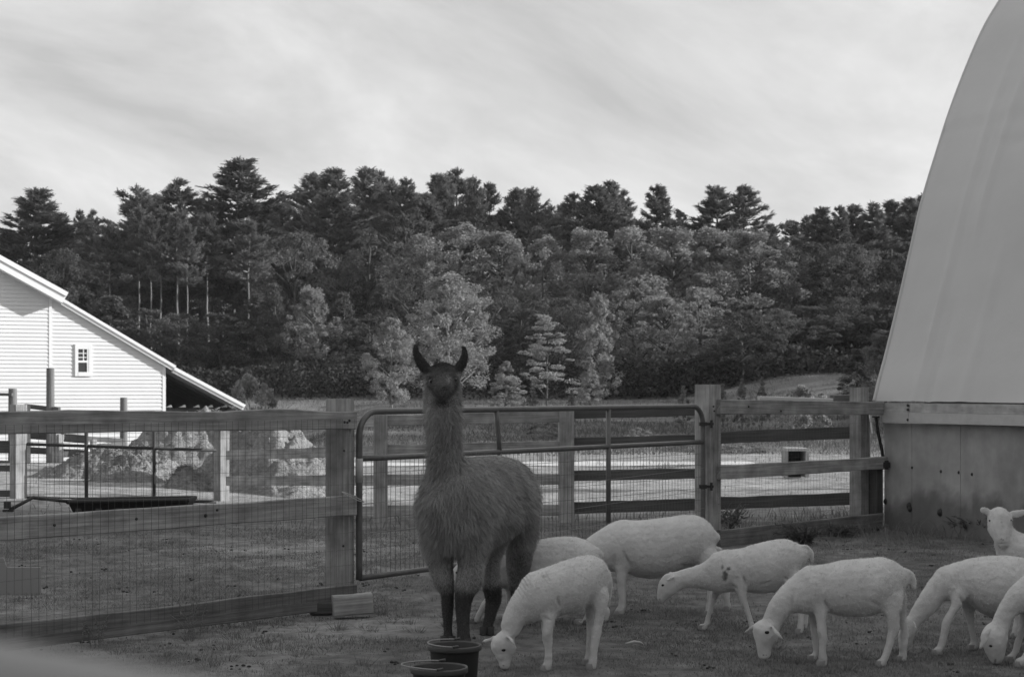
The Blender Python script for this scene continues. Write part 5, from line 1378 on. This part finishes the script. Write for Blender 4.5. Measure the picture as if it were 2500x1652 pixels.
# ------------------------------------------------------------------ llama
la = np.array([0.447, 0.894, 0.0]); lb = np.array([0.894, -0.447, 0.0])   # rearward, and towards its right-hand side in the picture
L0 = np.array([(1096 - 1250) / FPX * 10.05, 10.05, 0.0])
ll = thing('llama', 'dark woolly llama standing behind the buckets and facing the camera', 'llama', L0 + la * .35)
UZ = np.array([0, 0, 1.0])
def lp(s, z, side=0.0): return L0 + la * s + lb * side + UZ * z
shapes = []
st = []
for (s, zc, hh, hw) in ((-.12, .84, .13, .11), (-.06, .825, .215, .16), (.03, .81, .265, .195), (.16, .81, .275, .205), (.32, .82, .26, .207), (.48, .835, .245, .210), (.62, .845, .235, .203), (.75, .845, .215, .186), (.85, .82, .205, .17), (.92, .81, .15, .11)):
    st.append((lp(s, zc), UZ * hh, lb * hw))
shapes.append(loft(st, 26, 4))
XD = np.array([1.0, 0, 0]); YD = np.array([0, 1.0, 0])
def fr(pxl, pxr, py, d, ratio=1.0, zoff=0.0):
    """ring seen edge to edge at a photo row"""
    c = pxpt((pxl + pxr) / 2, py, d); w = (pxr - pxl) / 2 / FPX * d
    return (c, XD * w, YD * w * ratio)
neck = [fr(1028, 1162, 1260, 10.13, 1.0), fr(1038, 1148, 1200, 10.10, 1.05), fr(1046, 1132, 1150, 10.06, 1.15), fr(1048, 1122, 1100, 10.03, 1.2), fr(1046, 1119, 1050, 10.01, 1.2), fr(1042, 1120, 1010, 10.0, 1.1), fr(1039, 1123, 970, 10.01, 1.0), fr(1041, 1121, 940, 10.04, .9), fr(1052, 1112, 912, 10.03, 1.0)]
shapes.append(loft(neck, 22, 4))
# skull and muzzle
hd = [(pxpt(1082, 915, 10.05), XD * .070, UZ * .065), (pxpt(1082, 918, 9.98), XD * .088, UZ * .075), (pxpt(1083, 927, 9.92), XD * .082, UZ * .075), (pxpt(1084, 938, 9.86), XD * .062, UZ * .062), (pxpt(1085, 948, 9.79), XD * .050, UZ * .050), (pxpt(1085, 953, 9.74), XD * .046, UZ * .046), (pxpt(1085, 955, 9.715), XD * .036, UZ * .036)]
shapes.append(loft(hd, 20, 4, .3))
shapes.append(sphere(pxpt(1083, 905, 9.98), (.072, .06, .045), 14, 10))          # topknot
for sx in (-1, 1): shapes.append(sphere(pxpt(1083 + sx * 27, 922, 9.95), (.028, .035, .026), 12, 8))   # brows
for sx in (-1, 1): shapes.append(sphere(pxpt(1084 + sx * 9, 955, 9.735), (.022, .02, .022), 12, 8))    # lips
for rows in (((1052, 912, 10), (1042, 902, 12.5), (1029, 886, 12.5), (1019, 868, 9.5), (1015, 852, 6.5), (1017, 839, 3)), ((1108, 912, 10), (1118, 901, 12), (1128, 886, 11.5), (1134, 870, 9), (1134, 856, 6.5), (1129, 844, 3.5))):
    st = []
    for (x, y, w) in rows: st.append((pxpt(x, y, 10.03), w / FPX * 10.03, None))
    s2 = []
    for i in range(len(st)):
        dd = st[min(i + 1, len(st) - 1)][0] - st[max(i - 1, 0)][0]; dd /= np.linalg.norm(dd)
        u = np.cross(dd, YD); s2.append((st[i][0], u * st[i][1], YD * max(.010, st[i][1] * .55)))
    shapes.append(loft(s2, 12, 4, .5))
def lleg(rows, rt=.95):
    st = [fr(*q, ratio=rt) for q in rows]
    c = st[-1][0]; g = gz(c[0], c[1]); st[-1][0][2] = g + .03
    e = c.copy(); e[2] = g; st.append((e, st[-1][1] * 1.1, st[-1][2] * 1.15))
    shapes.append(loft(st, 16, 4, .2)); return e
feet = [lleg([(1036, 1108, 1300, 10.12), (1040, 1104, 1356, 10.12), (1054, 1106, 1400, 10.11), (1067, 1108, 1432, 10.10), (1078, 1107, 1450, 10.09), (1080, 1106, 1490, 10.10), (1084, 1104, 1535, 10.10), (1082, 1106, 1560, 10.08)]),
        lleg([(1116, 1190, 1300, 10.10), (1122, 1184, 1356, 10.08), (1116, 1180, 1400, 10.06), (1112, 1172, 1432, 10.05), (1112, 1158, 1450, 10.03), (1114, 1148, 1490, 10.02), (1117, 1146, 1535, 10.00), (1115, 1148, 1570, 9.98)]),
        lleg([(1176, 1236, 1280, 10.58), (1184, 1228, 1340, 10.52), (1184, 1218, 1385, 10.50), (1180, 1222, 1430, 10.52), (1186, 1222, 1465, 10.56), (1184, 1210, 1500, 10.52), (1178, 1200, 1530, 10.48)]),
        lleg([(1236, 1306, 1250, 10.72), (1238, 1302, 1320, 10.74), (1238, 1296, 1370, 10.76), (1244, 1282, 1420, 10.80), (1250, 1280, 1460, 10.82), (1250, 1274, 1500, 10.78), (1246, 1274, 1520, 10.76)])]
st = [(lp(.88, .95), lb * .05, la * .04), (lp(.97, .90), lb * .05, la * .04), (lp(1.0, .78), lb * .045, la * .035), (lp(.99, .68), lb * .02, la * .02)]
shapes.append(loft(st, 12, 4))
V, F, N = union(shapes, 0.0085, 6, .5)
V = V + N * (.006 * fbm(V * [9, 9, 4] + 3, 3))[:, None]
px = 1250 + FPX * V[:, 0] / V[:, 1]; py = HORY - FPX * (V[:, 2] - CAMH) / V[:, 1]
nz = fbm(V * 14, 3)
def coatf(V, px, py):
    c = np.zeros(len(V))
    c = np.maximum(c, ss(1462, 1425, py + 22 * nz) * 0 + ss(1415, 1452, py + 20 * nz) * .92)        # dark shanks
    front = V[:, 1] < 10.0
    face = ss(0, 1, (1.15 - ((px - 1083) / 36) ** 2 - ((py - 932) / 46) ** 2) * 2.2) * (V[:, 1] < 10.03)
    c = np.maximum(c, face * .72)
    c = np.maximum(c, .9 * np.exp(-(((px - 1080) / 24) ** 2 + ((py - 980) / 12) ** 2)) * (V[:, 1] < 9.98))
    ears_ = ss(918, 905, py) * ((np.abs(px - 1083) > 26) | (py < 896))
    c = np.maximum(c, ears_ * .97)
    c = np.maximum(c, .92 * np.exp(-(((px - 1054) / 14) ** 2 + ((py - 921) / 10) ** 2)) * (V[:, 1] < 10.03))
    c = np.maximum(c, .92 * np.exp(-(((px - 1110) / 11) ** 2 + ((py - 923) / 9) ** 2)) * (V[:, 1] < 10.03))
    nose = np.exp(-(((px - 1086) / 12) ** 2 + ((py - 944) / 6) ** 2)) * (V[:, 1] < 9.9)
    c = np.maximum(c, nose)
    c = c - .5 * np.exp(-(((px - 1096) / 4) ** 2 + ((py - 926) / 9) ** 2)) * (V[:, 1] < 10.0)  # highlight down the nose bridge, painted into the coat
    c = np.maximum(c, .85 * ss(916, 905, py))
    inner = np.exp(-((px - 1268) / 30) ** 2) * ss(1330, 1360, py) * .45                              # darker lower part of the right hind leg
    c = np.maximum(c, inner)
    c = np.maximum(c, .35 * ss(1290, 1180, py) * ss(1010, 1060, py) * np.exp(-((px - 1090) / 26) ** 2) * (.7 + .6 * nz))   # darker throat
    return np.clip(c, 0, 1)
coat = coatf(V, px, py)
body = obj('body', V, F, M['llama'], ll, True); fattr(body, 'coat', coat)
zg = V[:, 2]
flen = 0.043 * ss(.44, .62, zg) * (1 - .35 * ss(.98, 1.12, zg)) * (1 - .6 * ss(1.36, 1.46, zg)) + .014
flen = np.where((coat > .7), .009, flen)
flen = np.where((zg > 1.40) & (V[:, 1] < 9.97), .010, flen)
flen = np.where((py < 912) & (np.abs(px - 1083) < 27), .026, flen)
flen = flen * (.75 + .5 * np.clip(fbm(V * 7 + 5, 3) + .5, 0, 1))
def lfun(P, src, r): return flen[src] * r.uniform(.7, 1.35, len(P))
def dfun(P, nn_, r):
    lock = np.stack([fbm(P * [16, 16, 5] + 1, 2), fbm(P * [16, 16, 5] + 31, 2), np.zeros(len(P))], 1)
    up = ss(1.25, 1.45, P[:, 2])[:, None]
    body_ = ss(.95, .7, P[:, 2])[:, None]
    sweep = (P - L0) @ lb
    t_ = np.array([0, 0, -.85]) * (1 - .3 * up) + la * .30 * (((P - L0) @ la) > .05)[:, None] + lb * (np.sign(sweep) * .25)[:, None] * body_ + lock * .55 + r.normal(0, .5, P.shape)
    t_ = t_ - nn_ * np.minimum((t_ * nn_).sum(1), .0)[:, None]
    return unit(t_) + nn_ * .42
VV, FF, src, tone = strands(V, F, N, 190000, lfun, dfun, .0010, 77, .26, bend=np.array([0, 0, -.55]))
tl = np.clip(tone + .38 * np.repeat(fbm(VV[::6] * [22, 22, 8] + 2, 2), 6), 0, 1)
fl = obj('fleece', VV, FF, M['llama_fleece'], ll); fattr(fl, 'coat', coat[src]); fattr(fl, 'tone', tl); fl['kind'] = 'stuff'
for (x, y) in ((1052, 927), (1113, 926)):
    dd = (px - x) ** 2 + (py - y) ** 2; idx = np.argsort(dd)[:40]; c = V[idx[np.argmin(V[idx, 1])]]
    obj('eye', *sphere(c + np.array([0, .006, 0]), (.016, .013, .013), 12, 8), M['eye'], ll, True)
for (x, y) in ((1080, 944), (1091, 944)):
    dd = (px - x) ** 2 + (py - y) ** 2; idx = np.argsort(dd)[:40]; c = V[idx[np.argmin(V[idx, 1])]]
    obj('nostril', *sphere(c + np.array([0, .002, 0]), (.010, .006, .007), 10, 6), M['eye'], ll, True)
for e in feet:
    b = MB()
    for sgn in (-1, 1):
        b.add(*loft([(e + XD * sgn * .022 + UZ * .045 - YD * .01, XD * .024, YD * .035), (e + XD * sgn * .021 + UZ * .015 - YD * .025, XD * .024, YD * .048), (e + XD * sgn * .021 - YD * .03, XD * .024, YD * .05)], 10, 2, .1))
    b.build('foot', M['dung'], ll, True)
# ------------------------------------------------------------------ grass in the paddock and beyond
gr = np.random.default_rng(11)
def blades(n, ylo, yhi, lo, hi, wid, pw=1.0, dens=None, xlim=None):
    y = ylo + (yhi - ylo) * gr.uniform(0, 1, n) ** pw
    x = gr.uniform(-1, 1, n) * (0.315 * y + .15)
    k = np.ones(n, bool)
    cl = n2(x, y, 2.2, 3, 7.0); cl2 = n2(x, y, .7, 2, 3.0)
    pr = np.clip(.60 + 1.5 * cl + .7 * cl2, .03, 1)
    pr = pr * (1 - .97 * ss(.22, .55, dirt_at(x, y)))
    if dens is not None: pr = pr * dens(x, y)
    k &= gr.random(n) < pr
    if xlim is not None: k &= xlim(x, y)
    x, y, cl = x[k], y[k], cl[k]; n = len(x)
    z = terr(x, y) - .004
    h = (lo + (hi - lo) * gr.uniform(0, 1, n) ** 1.6) * (1 + .6 * cl)
    lean = gr.normal(0, .55, (n, 2)) * h[:, None]
    a = gr.uniform(0, math.pi, n); w = np.stack([np.cos(a), np.sin(a), 0 * a], 1) * wid * (y / 9.0)[:, None] ** .5
    b = np.stack([x, y, z], 1); t = b + np.stack([lean[:, 0], lean[:, 1], h], 1); m_ = b + np.stack([lean[:, 0] * .32, lean[:, 1] * .32, h * .6], 1)
    V = np.stack([b - w, b + w, m_ + w * .8, m_ - w * .8, t], 1).reshape(-1, 3)
    i0 = np.arange(n)[:, None] * 5
    F4 = i0 + [0, 1, 2, 3]; F3 = i0 + [3, 2, 4]
    tone = np.clip(gr.normal(.5, .2, n) + .35 * n2(x, y, .9, 3, 1.0), 0, 1)
    return V, [tuple(f) for f in F4.tolist()] + [tuple(f) for f in F3.tolist()], np.repeat(tone, 5)
for (nm, args, kw) in (('paddock_grass', (360000, 6.4, 17.5, .008, .027, .0019), dict(pw=1.25)),
                       ('yard_grass', (60000, 17.0, 46, .03, .11, .004), dict(dens=lambda x, y: .25 + .75 * ss(34, 38, y))),
                       ('fence_line_grass', (26000, 15.0, 19.6, .05, .19, .003), dict(dens=lambda x, y: ss(1.2, 2.0, x) * np.exp(-((y - 17.2 - .3 * (x - 3)) / 1.1) ** 2)))):
    V, F, T = blades(*args, **kw)
    o = obj(nm, V, F, M['grass']); fattr(o, 'tone', T); tag(o, kind='stuff')
# rough meadow between the yard and the wood
nm_ = 170000; my = 37 + 62 * gr.uniform(0, 1, nm_) ** 1.3; mx_ = gr.uniform(-1, 1, nm_) * .31 * my
kk = gr.random(nm_) < np.clip(.45 + 1.3 * n2(mx_, my, .35, 3, 13.0), .05, 1); mx_, my = mx_[kk], my[kk]
mh = gr.uniform(.04, .20, len(my)) * (1 + .8 * n2(mx_, my, .35, 2, 13.0)); base = np.stack([mx_, my, terr(mx_, my) - .01], 1)
tip = base + np.stack([gr.normal(0, .10, len(my)), gr.normal(0, .10, len(my)), mh], 1); a = gr.uniform(0, math.pi, len(my)); w = np.stack([np.cos(a), np.sin(a), 0 * a], 1) * .011
o = obj('meadow_grass', np.stack([base - w, base + w, tip], 1).reshape(-1, 3), np.arange(len(my) * 3).reshape(-1, 3), M['leaf']); fattr(o, 'tone', np.repeat(np.clip(gr.normal(.5, .22, len(my)), 0, 1), 3)); tag(o, kind='stuff')
# coarser tufts the animals leave standing
nt_ = 1500; ty = 6.6 + 10.5 * gr.uniform(0, 1, nt_) ** 1.2; tx = gr.uniform(-1, 1, nt_) * (.315 * ty + .1)
kk = (gr.random(nt_) < np.clip(.5 + 1.2 * n2(tx, ty, .8, 3, 21.0), 0, 1)); tx, ty = tx[kk], ty[kk]
per = 26; X = np.repeat(tx, per) + gr.normal(0, .022, len(tx) * per); Y = np.repeat(ty, per) + gr.normal(0, .022, len(tx) * per)
th_ = np.repeat(gr.uniform(.025, .075, len(tx)), per) * gr.uniform(.5, 1, len(X))
base = np.stack([X, Y, terr(X, Y) - .004], 1); out_ = np.stack([X - np.repeat(tx, per), Y - np.repeat(ty, per)], 1) * 1.3 + gr.normal(0, .012, (len(X), 2))
tip = base + np.concatenate([out_, th_[:, None]], 1); a = gr.uniform(0, math.pi, len(X)); w = np.stack([np.cos(a), np.sin(a), 0 * a], 1) * .0022
o = obj('grass_tufts', np.stack([base - w, base + w, tip], 1).reshape(-1, 3), np.arange(len(X) * 3).reshape(-1, 3), M['grass']); fattr(o, 'tone', np.repeat(np.clip(np.repeat(gr.normal(.4, .28, len(tx)), per) + gr.normal(0, .1, len(X)), 0, 1), 3)); tag(o, kind='stuff')
# droppings trodden into the grass
nd = 190; dy_ = 6.6 + 9.5 * gr.uniform(0, 1, nd) ** 1.1; dx_ = gr.uniform(-1, 1, nd) * (.31 * dy_)
b = MB()
for x, y in zip(dx_, dy_):
    for q in range(int(gr.integers(1, 5))):
        xx, yy = x + gr.normal(0, .025), y + gr.normal(0, .03); r = gr.uniform(.005, .010)
        b.add(*sphere((xx, yy, gz(xx, yy) + r * .5), (r * 1.3, r, r * .8), 6, 4))
tag(b.build('droppings', M['dung']), kind='stuff')
# weeds
def weed(label, x, y, h, n, spread, seed, m='leaf', lw=.012, name='weed_clump'):
    r = np.random.default_rng(seed); g = gz(x, y)
    t = thing(name, label, 'weed', (x, y, g))
    b = MB(); C, D, W = [], [], []
    for i in range(n):
        a = r.uniform(0, 6.28); s = spread * r.uniform(.2, 1); hh = h * r.uniform(.5, 1)
        p = [np.array([x + r.normal(0, .03), y + r.normal(0, .03), g]), None, None]
        p[1] = p[0] + [s * .35 * math.cos(a), s * .35 * math.sin(a), hh * .6]; p[2] = p[0] + [s * math.cos(a), s * math.sin(a), hh]
        b.tube(resample(np.array(p), 3), .0022, 4)
        for q in range(9):
            u = r.uniform(.2, 1); c = p[0] + (p[2] - p[0]) * u; d = unit(r.normal(0, 1, 3) + [math.cos(a), math.sin(a), .4])
            C.append(c + d * lw); D.append(d * lw * r.uniform(.8, 1.8)); W.append(unit(np.cross(d, r.normal(0, 1, 3))) * lw * .35)
    b.build('stem', M['straw'] if m == 'straw' else M['leaf_mid'], t)
    V, F = quads(np.array(C), np.array(D), np.array(W)); o = obj('leaf', V, F, M[m], t); fattr(o, 'tone', r.uniform(.2, .8, len(V))); o['kind'] = 'stuff'
    return t
weed('dark weed clump against the bottom board right of the sheep', hx(1960, 15.6), 15.55, .20, 44, .22, 1, lw=.022)
weed('second dark weed clump near the bottom board by the concrete wall', hx(2060, 16.4), 16.4, .12, 30, .18, 2, lw=.02)
weed('thin weed standing before the bottom board left of the timber blocks', hx(470, 10.4), 10.35, .28, 9, .12, 3, 'straw', .008)
weed('thin weed standing low at the left before the bottom board', hx(240, 10.0), 9.95, .20, 8, .12, 4, 'straw', .008)
weed('ragged weed at the right fence foot behind the largest sheep', hx(1785, 17.0), 17.0, .30, 30, .25, 5, lw=.02)
weed('weeds at the foot of the concrete wall behind the sheep', hx(2370, 16.6), 16.4, .22, 46, .35, 6, lw=.02)
# small droppings and a bone-pale stick on the grass
pg = np.array([hx(1550, 9.9), 9.95]); zq = gz(*pg)
o = obj('stick', *tube([(pg[0] - .05, pg[1], zq + .02), (pg[0], pg[1], zq + .032), (pg[0] + .03, pg[1], zq + .028), (pg[0] + .055, pg[1] + .01, zq + .015)], [.006, .009, .008, .004], 8), M['wood_pale'], None, True)
tag(o, 'small pale curved stick on the grass behind the lamb', 'stick')

# ------------------------------------------------------------------ thin evening haze: whitens the far wood
hm = bpy.data.materials.new('haze'); hm.use_nodes = True
hnt = hm.node_tree; hnt.nodes.clear()
hv = hnt.nodes.new('ShaderNodeVolumePrincipled'); hv.inputs['Density'].default_value = 0.00018; hv.inputs['Color'].default_value = (.95, .95, .95, 1); hv.inputs['Anisotropy'].default_value = 0.0
hout = hnt.nodes.new('ShaderNodeOutputMaterial'); hnt.links.new(hv.outputs[0], hout.inputs['Volume'])
b = MB(); b.box((0, 1150, 14.0), (1600, 0, 0), (0, 1260, 0), (0, 0, 22)); hz = b.build('haze', hm)
tag(hz, kind='stuff')
